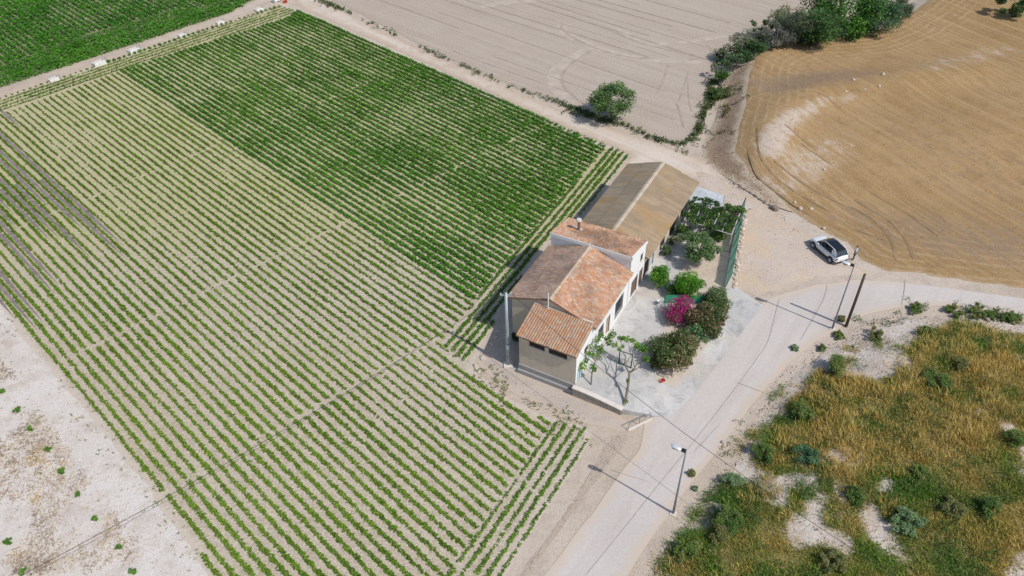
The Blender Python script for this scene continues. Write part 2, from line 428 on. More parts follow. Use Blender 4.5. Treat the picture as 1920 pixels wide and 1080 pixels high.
def net_mat():
    t = NT('green_netting', 0.7, 0.15)
    c = t.mix(t.noise(t.obj_pos(), 2.0, 3), (0.015, 0.21, 0.15), (0.02, 0.29, 0.21)); t.color(c)
    tr = t.n('ShaderNodeBsdfTranslucent'); t.l(c, tr.inputs[0])
    ts = t.n('ShaderNodeBsdfTransparent')
    a = t.n('ShaderNodeMixShader'); a.inputs[0].default_value = 0.6
    b = t.n('ShaderNodeMixShader'); b.inputs[0].default_value = 0.14
    t.l(t.b.outputs[0], a.inputs[1]); t.l(tr.outputs[0], a.inputs[2])
    t.l(a.outputs[0], b.inputs[1]); t.l(ts.outputs[0], b.inputs[2])
    t.l(b.outputs[0], t.t.nodes['Material Output'].inputs[0])
    return t.m
M['net'] = net_mat()

# ================================================================== SETTING
def axis(lo, hi, step, far):
    a = list(np.arange(lo, hi + 1e-6, step))
    left = []; x = lo; s = step * 4
    while x > -far: x -= s; s *= 1.9; left.append(x)
    right = []; x = a[-1]; s = step * 4
    while x < far: x += s; s *= 1.9; right.append(x)
    return np.array(left[::-1] + a + right)
gx = axis(-100, 120, 0.8, 4000); gy = axis(10, 175, 0.8, 4000)
GX, GY = np.meshgrid(gx, gy)
gz = hz(GX.ravel(), GY.ravel()); gz = gz - np.where(gz > 1e-4, np.minimum(0.15, 0.02 + gz * 0.4), 0)
nx, ny = len(gx), len(gy)
ii = (np.arange(ny - 1)[:, None] * nx + np.arange(nx - 1)[None, :]).ravel()
gf = np.stack([ii, ii + 1, ii + 1 + nx, ii + nx], -1)
gm = bpy.data.meshes.new('ground'); gm.from_pydata(np.stack([GX.ravel(), GY.ravel(), gz], -1).tolist(), [], gf.tolist())
gm.materials.append(M['ground']); gm.polygons.foreach_set('use_smooth', [True] * len(gm.polygons))
tag(link(bpy.data.objects.new('ground', gm)), 'bare sandy earth around the fields and the farm', None, kind='structure')

def rough_outline(poly, step=0.6, amp=0.25, seed=1):
    poly = np.asarray(poly, float); out = []
    n = len(poly)
    for i in range(n):
        a, b = poly[i], poly[(i + 1) % n]; L = np.linalg.norm(b - a); k = max(1, int(L / step))
        for j in range(k): out.append(a + (b - a) * j / k)
    out = np.array(out)
    if amp:
        out[:, 0] += amp * 2 * (fbm(out[:, 0], out[:, 1], 2.2, seed) - 0.5)
        out[:, 1] += amp * 2 * (fbm(out[:, 0] + 50, out[:, 1], 2.2, seed + 3) - 0.5)
    return out
def patch(name, poly, mat, off, cell=1.2, hfun=None, amp=0.25, step=0.6, label=None, seed=1, smooth_=True, skirt=False):
    P = rough_outline(poly, step, amp, seed)
    lo, hi = P.min(0), P.max(0)
    X, Y = np.meshgrid(np.arange(lo[0], hi[0], cell), np.arange(lo[1], hi[1], cell))
    Q = np.stack([X.ravel(), Y.ravel()], -1) + RNG.uniform(-0.2, 0.2, (X.size, 2)) * cell
    Q = Q[inside(Q, P)]
    Q = Q[edge_dist(Q, P) > cell * 0.45]
    pts = [Vector(p) for p in P] + [Vector(q) for q in Q]
    nb = len(P)
    r = delaunay_2d_cdt(pts, [(i, (i + 1) % nb) for i in range(nb)], [], 1, 1e-5)
    V = np.array([(v.x, v.y) for v in r[0]])
    z = (hfun(V[:, 0], V[:, 1]) if hfun else np.zeros(len(V))) + off
    ed_ = edge_dist(V, P)
    if hfun is hz: z = z - 0.16 * (ed_ < 0.02)            # the rim dives into the ground below
    VV = [(*v, zz) for v, zz in zip(V, z)]; FF = [tuple(f) for f in r[2]]
    if skirt:
        b0 = len(VV); zt = hfun(P[:, 0], P[:, 1]) + off
        VV += [(*p, q) for p, q in zip(P, zt)] + [(*p, -0.05) for p in P]
        FF += [(b0 + i, b0 + (i + 1) % nb, b0 + nb + (i + 1) % nb, b0 + nb + i) for i in range(nb)]
        V = np.concatenate([V, P, P]); ed_ = np.concatenate([ed_, np.zeros(2 * nb)])
    o = obj(name, VV, FF, mat, smooth_=smooth_ and not skirt)
    a = o.data.attributes.new('edge', 'FLOAT', 'POINT')
    a.data.foreach_set('value', ed_.astype(np.float32))
    tag(o, label, None, kind='structure')
    return o
def W(pxs, yard=False): return np.array([G(*p, yard=yard)[:2] for p in pxs])

ROW = rad(-44.7)
RD = np.array([math.cos(ROW), math.sin(ROW)]); RN = np.array([-RD[1], RD[0]])      # along / across the crop rows
MAIN_PX = [(0, 182), (180, 122), (360, 62), (530, 8), (556, 18), (717, 85), (900, 168), (1060, 240), (1180, 292), (1140, 345), (1085, 410), (1030, 458), (985, 515), (935, 590), (905, 650),
           (888, 676), (890, 694), (935, 738), (1000, 775), (1060, 790), (1108, 806), (1104, 835), (1040, 935), (955, 1072), (915, 1140), (430, 1140), (382, 1062), (300, 945), (200, 820), (100, 700), (0, 572), (-140, 400), (-150, 236)]
MAIN = W(MAIN_PX)
cfo = patch('crop_field', MAIN, M['crop'], 0.010, 1.6, label='pale sandy soil of the large vegetable field', amp=0.35)
cv0 = np.zeros(len(cfo.data.vertices) * 3); cfo.data.vertices.foreach_get('co', cv0); cv0 = cv0.reshape(-1, 3)
cat_ = cfo.data.attributes.new('cover', 'FLOAT', 'POINT'); cat_.data.foreach_set('value', (smooth(42, 82, cv0[:, 1]) * 0.85).astype(np.float32))   # drier, weedier soil in the far half
FAR_PX = [(-160, 205), (0, 166), (170, 112), (330, 60), (430, 27), (500, -12), (560, -60), (200, -160), (-330, -90), (-330, 140)]
FAR = W(FAR_PX)
patch('far_crop_field', FAR, M['cropd'], 0.010, 2.0, label='dark soil of the dense green field at upper left', amp=0.3)
PLOUGH_PX = [(612, -6), (700, 40), (830, 106), (960, 162), (1040, 186), (1110, 214), (1190, 240), (1240, 264), (1292, 268), (1306, 240), (1325, 188), (1334, 150), (1352, 112), (1400, 70), (1450, 30), (1520, 10), (1600, -30), (1500, -110), (500, -110)]
PLOUGH = W(PLOUGH_PX)
patch('ploughed_field', PLOUGH, M['plough'], 0.012, 2.2, label='grey beige ploughed field with faint harrow lines', amp=0.3)
TRACK_PX = [(545, -10), (566, 16), (720, 82), (905, 166), (1062, 238), (1184, 290), (1150, 330), (1200, 330), (1300, 335), (1360, 365), (1400, 400), (1420, 380), (1370, 335), (1322, 300), (1272, 282), (1180, 250), (1030, 197), (830, 112), (700, 50), (612, 4), (596, -20), (560, -60), (500, -60)]
patch('dirt_track', W(TRACK_PX), M['track'], 0.016, 1.2, label='pale dirt track running between the fields', amp=0.22)
YARD_PX = [(1290, 318), (1340, 322), (1392, 352), (1440, 382), (1480, 410), (1540, 445), (1600, 490), (1650, 512), (1700, 519), (1600, 526), (1530, 534), (1470, 549), (1432, 570), (1400, 560), (1330, 560), (1350, 400), (1300, 350)]
patch('yard', W(YARD_PX), M['yard'], 0.022, 1.0, hfun=hz, label='bare dirt yard where the car is parked', amp=0.3)
ROAD_PX = [(985, 1130), (1020, 1080), (1100, 975), (1165, 888), (1198, 842), (1207, 806), (1212, 780), (1262, 735), (1330, 662), (1372, 610), (1412, 577), (1468, 551), (1530, 535), (1600, 526), (1700, 523), (1800, 530), (1920, 545), (2060, 570),
           (2040, 622), (1920, 592), (1850, 581), (1760, 574), (1690, 576), (1630, 588), (1580, 610), (1530, 640), (1470, 692), (1415, 752), (1345, 845), (1290, 915), (1240, 985), (1175, 1080), (1140, 1130)]
patch('road', W(ROAD_PX), M['road'], 0.030, 1.0, amp=0.12, label='pale concrete lane curving past the house')
BANK_PX = [(1415, 112), (1404, 150), (1396, 200), (1386, 240), (1378, 288), (1408, 324), (1452, 364), (1490, 396), (1440, 386), (1400, 356), (1350, 325), (1316, 300), (1316, 272), (1336, 235), (1352, 190), (1365, 140)]
patch('bank', W(BANK_PX), M['bank'], 0.012, 0.8, hfun=lambda x, y: hz(x, y) - 0.0, label='brown earth bank below the stubble field', amp=0.3)
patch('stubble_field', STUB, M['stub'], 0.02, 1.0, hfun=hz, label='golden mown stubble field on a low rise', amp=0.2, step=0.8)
FALLOW_PX = [(30, 560), (120, 690), (220, 810), (320, 935), (402, 1050), (450, 1140), (-60, 1180), (-200, 900), (-200, 500)]
patch('fallow_land', W(FALLOW_PX), M['fallow'], 0.004, 1.2, label='chalky white fallow ground with dry weeds', amp=0.35)
patch('scrubland', SCRUB, M['scrub'], 0.02, 0.7, hfun=hz, label='chalky hillside under dry grass and scrub', amp=0.3)
PATH_PX = [(893, 682), (925, 660), (962, 686), (1010, 708), (1070, 738), (1120, 757), (1160, 778), (1196, 806), (1160, 806), (1080, 790), (1000, 758), (940, 725)]
patch('path', W(PATH_PX), M['path'], 0.020, 0.8, label='grey trodden path below the house front', amp=0.2)
VERGE = W([(1176, 815), (1165, 842), (1130, 886), (1066, 972), (988, 1080), (952, 1130), (940, 1130), (985, 1068), (1060, 962), (1120, 865), (1150, 815)])
patch('road_verge', VERGE, soil('verge_earth', (0.35, 0.29, 0.24), (0.39, 0.325, 0.27), (0.29, 0.24, 0.195), (0.46, 0.38, 0.305), big=0.2, mid=0.6, bump=0.7, streak=(rad(54), 0.08, 1.1, (0.33, 0.27, 0.22), 0.5)), 0.018, 0.8, label='sandy verge between the vegetable field and the lane', amp=0.25)

# wheel tracks and joints: thin ribbons lying on the setting
_rk = [0]
def ribbon(name, pts, width, mat, off, parent=None, hfun=hz, jitter=0.0, seed=0):
    _rk[0] += 1; off = off + 0.0011 * (_rk[0] % 29)
    pts = np.asarray(pts, float)[:, :2]
    out = []
    for i in range(len(pts) - 1):
        p0 = pts[max(i - 1, 0)]; p1 = pts[i]; p2 = pts[i + 1]; p3 = pts[min(i + 2, len(pts) - 1)]
        k = max(2, int(np.linalg.norm(p2 - p1) / 0.8))
        for j in range(k):
            t = j / k
            out.append(0.5 * ((2 * p1) + (-p0 + p2) * t + (2 * p0 - 5 * p1 + 4 * p2 - p3) * t * t + (-p0 + 3 * p1 - 3 * p2 + p3) * t ** 3))
    out.append(pts[-1]); out = np.array(out)
    d = np.gradient(out, axis=0); d /= np.linalg.norm(d, axis=1)[:, None] + 1e-9
    nrm = np.stack([-d[:, 1], d[:, 0]], -1)
    w = width * (1 + jitter * (vnoise(np.arange(len(out)), np.zeros(len(out)), 3, seed) - 0.5))[:, None]
    w[0] *= 0.1; w[-1] *= 0.1
    a = out - nrm * w / 2; b = out + nrm * w / 2
    V = np.concatenate([np.column_stack([a, hfun(a[:, 0], a[:, 1]) + off]), np.column_stack([b, hfun(b[:, 0], b[:, 1]) + off])])
    n = len(out)
    return obj(name, V, [(i, i + 1, n + i + 1, n + i) for i in range(n - 1)], mat, parent)
M['trk_d'] = simple('dark_harrow_soil', (0.385, 0.318, 0.262), 0.95, 0.1, var=0.12, scale=0.6)  # darker soil tone of the wheel and harrow lines
M['trk_l'] = simple('rolled_soil', (0.468, 0.398, 0.33), 0.95, 0.1, var=0.1, scale=0.6)
M['trk_s'] = simple('stubble_wheel_soil', (0.30, 0.205, 0.115), 0.95, 0.1, var=0.2, scale=0.8)
M['trk_p'] = simple('chalk_scrape', (0.60, 0.52, 0.45), 0.95, 0.1, var=0.2, scale=0.8)
M['joint'] = simple('joint_tar', (0.435, 0.39, 0.35), 0.9, 0.1)
pf = bpy.data.objects['ploughed_field']; sf = bpy.data.objects['stubble_field']
sv_ = np.zeros(len(sf.data.vertices) * 3); sf.data.vertices.foreach_get('co', sv_); sv_ = sv_.reshape(-1, 3)[:, :2]
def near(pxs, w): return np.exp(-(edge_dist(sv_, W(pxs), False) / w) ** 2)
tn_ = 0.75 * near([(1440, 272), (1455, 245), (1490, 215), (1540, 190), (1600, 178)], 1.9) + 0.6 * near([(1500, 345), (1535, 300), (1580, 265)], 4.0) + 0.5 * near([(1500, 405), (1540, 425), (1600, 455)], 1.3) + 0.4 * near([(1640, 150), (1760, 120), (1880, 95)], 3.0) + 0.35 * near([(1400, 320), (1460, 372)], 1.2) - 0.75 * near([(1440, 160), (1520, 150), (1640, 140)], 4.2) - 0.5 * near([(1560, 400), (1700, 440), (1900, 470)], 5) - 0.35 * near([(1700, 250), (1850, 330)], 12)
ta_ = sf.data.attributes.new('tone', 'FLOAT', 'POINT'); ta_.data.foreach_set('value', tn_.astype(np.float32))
rf_ = bpy.data.objects['road']
for pts, w, m in [([(1050, 46), (1056, 58), (1090, 78), (1150, 100), (1220, 112), (1330, 116)], 1.5, 'trk_l'), ([(1062, 42), (1052, 50), (1062, 62), (1100, 84), (1170, 106), (1230, 110)], 0.45, 'trk_d'),
                  ([(1118, 84), (1060, 118), (1038, 140), (1042, 165), (1066, 190), (1090, 205)], 1.8, 'trk_l'), ([(1108, 95), (1068, 122), (1054, 145), (1062, 168), (1096, 195)], 0.4, 'trk_d'),
                  ([(1000, 8), (1060, 28), (1130, 52), (1200, 80), (1260, 95), (1330, 112)], 0.35, 'trk_d'), ([(1325, 84), (1334, 95), (1322, 108), (1290, 112)], 0.3, 'trk_d'),
                  ([(1150, 52), (1200, 76), (1240, 84), (1330, 72), (1400, 60)], 1.2, 'trk_l'),
                  ([(1254, 120), (1242, 155), (1230, 178)], 0.25, 'trk_d'), ([(1292, 130), (1282, 165), (1272, 190)], 0.25, 'trk_d'), ([(1268, 192), (1276, 215), (1282, 240)], 0.3, 'trk_d'),
                  ([(1290, 150), (1292, 190), (1298, 210)], 0.2, 'trk_d'), ([(900, 14), (960, 4), (1010, 2)], 1.6, 'trk_l')]:
    ribbon('wheel_track', W(pts), w, M[m], 0.017 + 0.004 * (m == 'trk_d'), pf, hfun=lambda x, y: np.zeros(len(np.atleast_1d(x))))
# straight harrow lines over the ploughed field
hl_d = np.array([math.cos(rad(-42)), math.sin(rad(-42))]); hl_n = np.array([-hl_d[1], hl_d[0]])
for k in range(46):
    c0 = at(700, 20)[:2] + hl_n * (k * 2.3 + random.uniform(-0.5, 0.5) - 12) + hl_d * random.uniform(-20, 30)
    L = random.uniform(18, 60)
    pp = c0[None] + hl_d[None] * np.linspace(0, L, 9)[:, None] + hl_n[None] * (0.25 * np.sin(np.linspace(0, 3, 9) + k))[:, None]
    k_in = inside(pp, PLOUGH) & (edge_dist(pp, PLOUGH) > 1.5)
    if k_in.sum() > 3:
        idx = np.where(k_in)[0]; run = pp[idx[0]:idx[-1] + 1]
        if k_in[idx[0]:idx[-1] + 1].all():
            ribbon('harrow_line', run, random.uniform(0.14, 0.3), M['trk_d' if k % 3 else 'trk_l'], 0.0155, pf, hfun=lambda x, y: np.zeros(len(np.atleast_1d(x))), jitter=0.8, seed=k)
for pts, w, m in [([(1470, 232), (1500, 258), (1530, 282)], 0.25, 'trk_s'), ([(1530, 172), (1548, 180), (1570, 198)], 0.4, 'trk_s'),
                  ([(1590, 385), (1640, 415), (1672, 455), (1680, 490)], 0.3, 'trk_s'), ([(1600, 375), (1665, 412), (1700, 452), (1712, 486)], 0.3, 'trk_s'), ([(1630, 360), (1700, 400), (1760, 445)], 0.2, 'trk_s'),
                  ([(1450, 300), (1500, 340), (1560, 375), (1610, 395)], 0.25, 'trk_s'), ([(1500, 268), (1560, 310)], 0.15, 'trk_s'),
                  ([(1402, 280), (1420, 330), (1470, 372), (1530, 410)], 0.2, 'trk_s'), ([(1420, 240), (1424, 290), (1470, 345), (1560, 400)], 0.2, 'trk_s'), ([(1600, 430), (1660, 452)], 0.15, 'trk_s')]:
    ribbon('wheel_track', W(pts), w, M[m], 0.034, sf, jitter=0.8, seed=len(pts))
for pts, w in [([(1098, 1080), (1175, 985), (1240, 903), (1300, 830), (1370, 740), (1420, 672), (1440, 640), (1456, 580), (1462, 560)], 0.05), ([(1140, 880), (1220, 905)], 0.04), ([(1375, 715), (1440, 740)], 0.05), ([(1300, 850), (1350, 795)], 0.04), ([(1550, 532), (1545, 560), (1500, 640)], 0.045), ([(1700, 523), (1690, 575)], 0.05)]:
    ribbon('joint', W(pts), w, M['joint'], 0.036, rf_)

# ------------------------------------------------------------------ wet furrows at the left of the field
wet_v = []
wet_lines = [((0, 255), (200, 470)), ((0, 285), (150, 440)), ((0, 330), (120, 445)), ((0, 300), (92, 392)), ((20, 430), (85, 545)), ((0, 425), (112, 546)), ((0, 395), (30, 430)), ((60, 400), (100, 450)), ((0, 505), (75, 610)), ((0, 530), (60, 625)), ((0, 550), (36, 596)), ((96, 388), (205, 466)), ((130, 385), (215, 494)), ((5, 215), (40, 245)), ((0, 370), (30, 400))]
wet_seg = []
def row_index(P): return (np.asarray(P)[..., :2] @ RN)
SP = 0.825
for a, b in wet_lines:
    A_, B_ = at(*a)[:2], at(*b)[:2]
    s = (np.floor(row_index(A_) / SP) + 0.5) * SP
    t0, t1 = A_ @ RD, max(A_ @ RD + 4, B_ @ RD)
    while any(abs(s - q[0]) < 0.1 for q in wet_seg): s -= SP
    wet_seg.append((s, t0 - 8, t1))
wm = MB()
for s, t0, t1 in wet_seg:
    n = int((t1 - t0) / 0.7) + 2
    ts = np.linspace(t0, t1, n); w = 0.14 + 0.09 * vnoise(ts, ts * 0 + s, 1.3, 4); w = w * np.clip((t1 - ts) / 5.0, 0.08, 1)
    c = RN[None] * s + RD[None] * ts[:, None]
    A_ = c - RN * w[:, None]; B_ = c + RN * w[:, None]
    V = np.concatenate([np.column_stack([A_, np.full(n, 0.02)]), np.column_stack([B_, np.full(n, 0.02)])])
    wm.add(V, [(i, i + 1, n + i + 1, n + i) for i in range(n - 1)])
o = wm.build('wet_furrow_mud', M['wet'], bpy.data.objects['crop_field']); tag(o, 'dark wet mud in freshly irrigated furrows', None, kind='stuff')

# ------------------------------------------------------------------ leaf clouds
def leaf_faces(C, ln, wd, up=0.6):
    n = len(C)
    nr = RNG.normal(size=(n, 3)); nr[:, 2] = np.abs(nr[:, 2]) + up; nr /= np.linalg.norm(nr, axis=1)[:, None]
    t = np.cross(nr, RNG.normal(size=(n, 3))); t /= np.linalg.norm(t, axis=1)[:, None] + 1e-9
    b = np.cross(nr, t)
    ln = np.asarray(ln).reshape(-1, 1) * np.ones((n, 1)); wd = np.asarray(wd).reshape(-1, 1) * np.ones((n, 1))
    V = np.empty((n, 4, 3))
    V[:, 0] = C - t * ln / 2; V[:, 1] = C + b * wd / 2 - nr * wd * 0.12; V[:, 2] = C + t * ln / 2; V[:, 3] = C - b * wd / 2 - nr * wd * 0.12
    return V.reshape(-1, 3)
def leaf_obj(name, C, ln, wd, col, mat, parent=None, up=0.6):
    me = poly_mesh_np(name, leaf_faces(C, ln, wd, up), 4, col, mat)
    return link(bpy.data.objects.new(name, me), parent)

# ------------------------------------------------------------------ crops
def line_d(P, a, b):
    A_, B_ = at(*a)[:2], at(*b)[:2]; d = (B_ - A_) / np.linalg.norm(B_ - A_)
    q = P - A_; return np.abs(q[:, 0] * d[1] - q[:, 1] * d[0])
DIVS = [((95, 690), (640, 422)), ((310, 925), (640, 738)), ((127, 389), (413, 270))]
def crop(name, poly, ang, sp, step, r, h, nl, ln, cols, label, holes=(), divs=(), thin=0.0, vig=(0.25, 0.5), margin=0.3, keep=None, seed=0, offs=0.0, dprob=0.65):
    d = np.array([math.cos(ang), math.sin(ang)]); n = np.array([-d[1], d[0]])
    poly = np.asarray(poly); s = poly @ n; t = poly @ d
    ks = np.arange(math.floor(s.min() / sp), math.ceil(s.max() / sp) + 1)
    ts = np.arange(t.min(), t.max(), step)
    K, T = np.meshgrid(ks, ts); K = K.ravel(); T = T.ravel()
    rowv = (np.sin(K * 12.9898 + seed) * 43758.5453) % 1.0
    S = K * sp + offs + RNG.normal(0, 0.035, len(K)) + 0.09 * (vnoise(T, K * 7.0, 6, seed + 2) - 0.5)
    T = T + RNG.uniform(-0.4, 0.4, len(T)) * step
    P = S[:, None] * n + T[:, None] * d
    m = inside(P, poly); P = P[m]; K = K[m]; rowv = rowv[m]; T = T[m]
    m = edge_dist(P, poly) > margin; P = P[m]; K = K[m]; rowv = rowv[m]; T = T[m]
    for hpoly in holes:
        k = ~inside(P, hpoly); P = P[k]; K = K[k]; rowv = rowv[k]; T = T[k]
    if keep is not None:
        k = keep(P); P = P[k]; K = K[k]; rowv = rowv[k]; T = T[k]
    for a, b in divs:
        dd = line_d(P, a, b); k = ~((dd < 0.26) & (RNG.random(len(P)) < dprob)); P = P[k]; K = K[k]; rowv = rowv[k]; T = T[k]
    v = 0.5 * fbm(P[:, 0], P[:, 1], 9, seed + 5) + 0.3 * vnoise(T, K * 3.7, 1.6, seed + 8) + 0.2 * rowv
    k = RNG.random(len(P)) < np.clip((v - vig[0]) / (vig[1] - vig[0]), 0.05, 1.0)
    P = P[k]; v = v[k]
    N = len(P)
    size = (0.8 + 0.4 * np.clip((v - 0.3) / 0.4, 0, 1)) * RNG.uniform(0.75, 1.2, N)
    idx = np.repeat(np.arange(N), nl); sz = size[idx]; L = len(idx)
    th = RNG.uniform(0, 2 * math.pi, L); rr = r * sz * np.sqrt(RNG.random(L))
    C = np.stack([P[idx, 0] + rr * np.cos(th), P[idx, 1] + rr * np.sin(th), 0.02 + h * sz * RNG.random(L) ** 0.8 * (1.1 - 0.6 * rr / (r * 1.3))], -1)
    cols = np.asarray(cols); mixf = np.clip(RNG.normal(0.5, 0.3, L) + 0.9 * (vnoise(P[idx, 0], P[idx, 1], 7, seed + 30) - 0.5), 0, 1)[:, None]
    col = cols[0] * (1 - mixf) + cols[1] * mixf
    col *= RNG.uniform(0.75, 1.2, (N, 1))[idx]
    o = leaf_obj(name, C, ln * sz * RNG.uniform(0.8, 1.25, L), ln * 0.7 * sz, col, M['crop_leaf'], None, 1.7)
    tag(o, label, None, kind='stuff')
    return o
# headland strips that run the other way
def strip(pxs): return np.array([at(*p)[:2] for p in pxs])
TLS = strip([(-150, 232), (0, 186), (180, 126), (360, 66), (532, 10), (556, 20), (545, 32), (360, 90), (240, 128), (130, 170), (0, 215), (-150, 268)])
UST = strip([(1182, 291), (1140, 345), (1085, 410), (1030, 458), (985, 515), (950, 568), (905, 648), (888, 676), (880, 690), (852, 668), (826, 645), (868, 590), (940, 500), (1005, 425), (1075, 345), (1140, 272)])
RST = strip([(1108, 802), (1104, 835), (1040, 935), (955, 1072), (915, 1140), (800, 1140), (850, 1062), (890, 1000), (950, 912), (1000, 845), (1035, 792)])
dense_s = float(at(235, 140)[:2] @ RN)
FARL = strip([(-160, 205), (0, 166), (170, 112), (330, 60), (430, 27), (470, 6), (330, 18), (170, 62), (0, 125), (-160, 160)])
FARB = FARL
DG = [(0.058, 0.185, 0.010), (0.11, 0.265, 0.020)]
TG = [(0.105, 0.20, 0.010), (0.175, 0.29, 0.025)]
is_dense = lambda P: (P @ RN) > dense_s
crop('dense_crop_rows', MAIN, ROW, SP, 0.14, 0.235, 0.34, 10, 0.225, DG, 'dark leafy crop rows in the far part of the large field', holes=(TLS, UST, RST), divs=DIVS, vig=(-0.1, 0.16), keep=is_dense, seed=1, dprob=0.35)
crop('young_crop_rows', MAIN, ROW, SP, 0.14, 0.15, 0.18, 8, 0.18, TG, 'thinner yellowish green crop rows nearest the chalky ground', holes=(TLS, UST, RST), divs=DIVS, vig=(0.02, 0.34), keep=lambda P: ~is_dense(P), seed=2)
crop('headland_crop_rows', TLS, rad(44.7), 0.95, 0.22, 0.16, 0.25, 7, 0.2, [(0.10, 0.19, 0.012), (0.155, 0.265, 0.03)], 'crop rows running along the strip of white irrigation boxes', vig=(0.2, 0.5), seed=3)
crop('headland_crop_rows', UST, rad(60.5), 0.74, 0.14, 0.17, 0.3, 8, 0.2, [(0.075, 0.175, 0.012), (0.125, 0.245, 0.025)], 'crop rows running along the barn and house wall', vig=(-0.05, 0.25), seed=4, margin=0.2)
crop('headland_crop_rows', RST, rad(58.0), 0.74, 0.15, 0.14, 0.22, 7, 0.18, [(0.095, 0.195, 0.012), (0.155, 0.27, 0.025)], 'short crop rows running along the lane verge', divs=[((960, 885), (1010, 925)), ((800, 1030), (880, 1075))], vig=(0.05, 0.38), seed=5, margin=0.1)
crop('far_dense_crop_rows', FAR, ROW, 0.95, 0.26, 0.38, 0.5, 9, 0.34, [(0.042, 0.175, 0.008), (0.085, 0.26, 0.016)], 'bright dense crop rows of the upper left field', holes=(FARB,), vig=(-0.1, 0.1), seed=6)
crop('far_headland_crop', FARB, rad(44.7), 0.7, 0.34, 0.42, 0.5, 9, 0.34, [(0.045, 0.18, 0.008), (0.09, 0.265, 0.016)], 'unbroken green band along the edge of the upper left field', vig=(0.0, 0.1), seed=7)

def weed_stuff(name, pts, r, h, ln, cols, label, nl=7, mat='leaf', zf=hz):
    pts = np.asarray(pts); N = len(pts); idx = np.repeat(np.arange(N), nl); L = len(idx)
    s = RNG.uniform(0.5, 1.3, N)[idx]
    th = RNG.uniform(0, 6.283, L); rr = r * s * np.sqrt(RNG.random(L))
    x = pts[idx, 0] + rr * np.cos(th); y = pts[idx, 1] + rr * np.sin(th)
    C = np.stack([x, y, zf(x, y) + 0.03 + h * s * RNG.random(L)], -1)
    cols = np.asarray(cols); k = RNG.integers(0, len(cols), N)[idx]
    col = cols[k] * RNG.uniform(0.7, 1.25, (L, 1))
    o = leaf_obj(name, C, ln * s, ln * 0.5 * s, col, M[mat], None, 0.4)
    return tag(o, label, None, kind='stuff')
def along(pxs, dens, width, gaps=0.4, seed=0, use_h=True):
    P = W(pxs); out = []
    for a, b in zip(P[:-1], P[1:]):
        L = np.linalg.norm(b - a); n = int(L * dens); t = RNG.random(n)
        q = a + (b - a) * t[:, None]; nn = np.array([-(b - a)[1], (b - a)[0]]) / L
        q = q + nn * RNG.normal(0, width, (n, 1))
        out.append(q)
    q = np.concatenate(out)
    return q[vnoise(q[:, 0], q[:, 1], 2.4, seed) > gaps]
GW = [(0.045, 0.10, 0.02), (0.07, 0.125, 0.03), (0.10, 0.13, 0.04)]
weed_stuff('weeds', np.concatenate([along([(604, 0), (700, 45), (830, 108), (960, 165), (1040, 190)], 5, 0.28, 0.42, 3), along([(1040, 190), (1110, 217), (1190, 243), (1240, 266), (1290, 271)], 14, 0.3, 0.2, 5), along([(1294, 268), (1312, 240), (1328, 190), (1334, 155)], 16, 0.3, 0.15, 6), along([(600, 0), (640, 20)], 14, 0.4, 0.1, 2), along([(1060, 205), (1160, 232)], 16, 0.5, 0.1, 2)]), 0.25, 0.35, 0.26, GW, 'low green weeds along the edge of the ploughed field')
weed_stuff('bank_weeds', np.concatenate([along([(1352, 150), (1344, 185), (1334, 225)], 30, 0.9, 0.3, 8), along([(1334, 230), (1318, 278)], 16, 0.8, 0.4, 9), along([(1372, 140), (1362, 200), (1350, 260)], 8, 0.9, 0.5, 10), along([(1250, 278), (1290, 292)], 4, 0.6, 0.5, 4)]), 0.35, 0.5, 0.3, [(0.06, 0.10, 0.02), (0.12, 0.12, 0.03), (0.05, 0.08, 0.02)], 'yellowish green weeds at the foot of the earth bank')
weed_stuff('verge_weeds', np.concatenate([along([(1690, 583), (1760, 582), (1850, 588), (1930, 602)], 26, 0.5, 0.3, 21), along([(1600, 606), (1660, 596), (1700, 600)], 5, 0.6, 0.4, 22), along([(1250, 1040), (1300, 960), (1350, 880), (1420, 780), (1480, 690)], 3, 0.7, 0.55, 23)]), 0.3, 0.3, 0.16, [(0.08, 0.16, 0.03), (0.11, 0.19, 0.04), (0.15, 0.17, 0.05)], 'green weeds fringing the lane above the scrub slope', 14)
weed_stuff('field_edge_weeds', np.concatenate([along([(900, 692), (955, 745), (1030, 785), (1090, 803)], 34, 0.75, 0.35, 11), along([(720, 88), (905, 172), (1062, 242), (1180, 292)], 1.2, 0.35, 0.5, 12), along([(10, 590), (100, 708), (200, 832), (300, 955), (380, 1065)], 4.0, 0.7, 0.4, 13), along([(1108, 808), (1100, 850), (1040, 945), (960, 1070)], 1.0, 0.3, 0.5, 14)]), 0.13, 0.16, 0.15, [(0.19, 0.26, 0.07), (0.28, 0.28, 0.12), (0.36, 0.30, 0.17)], 'sparse small weeds scattered on the margins of the vegetable field', 5)

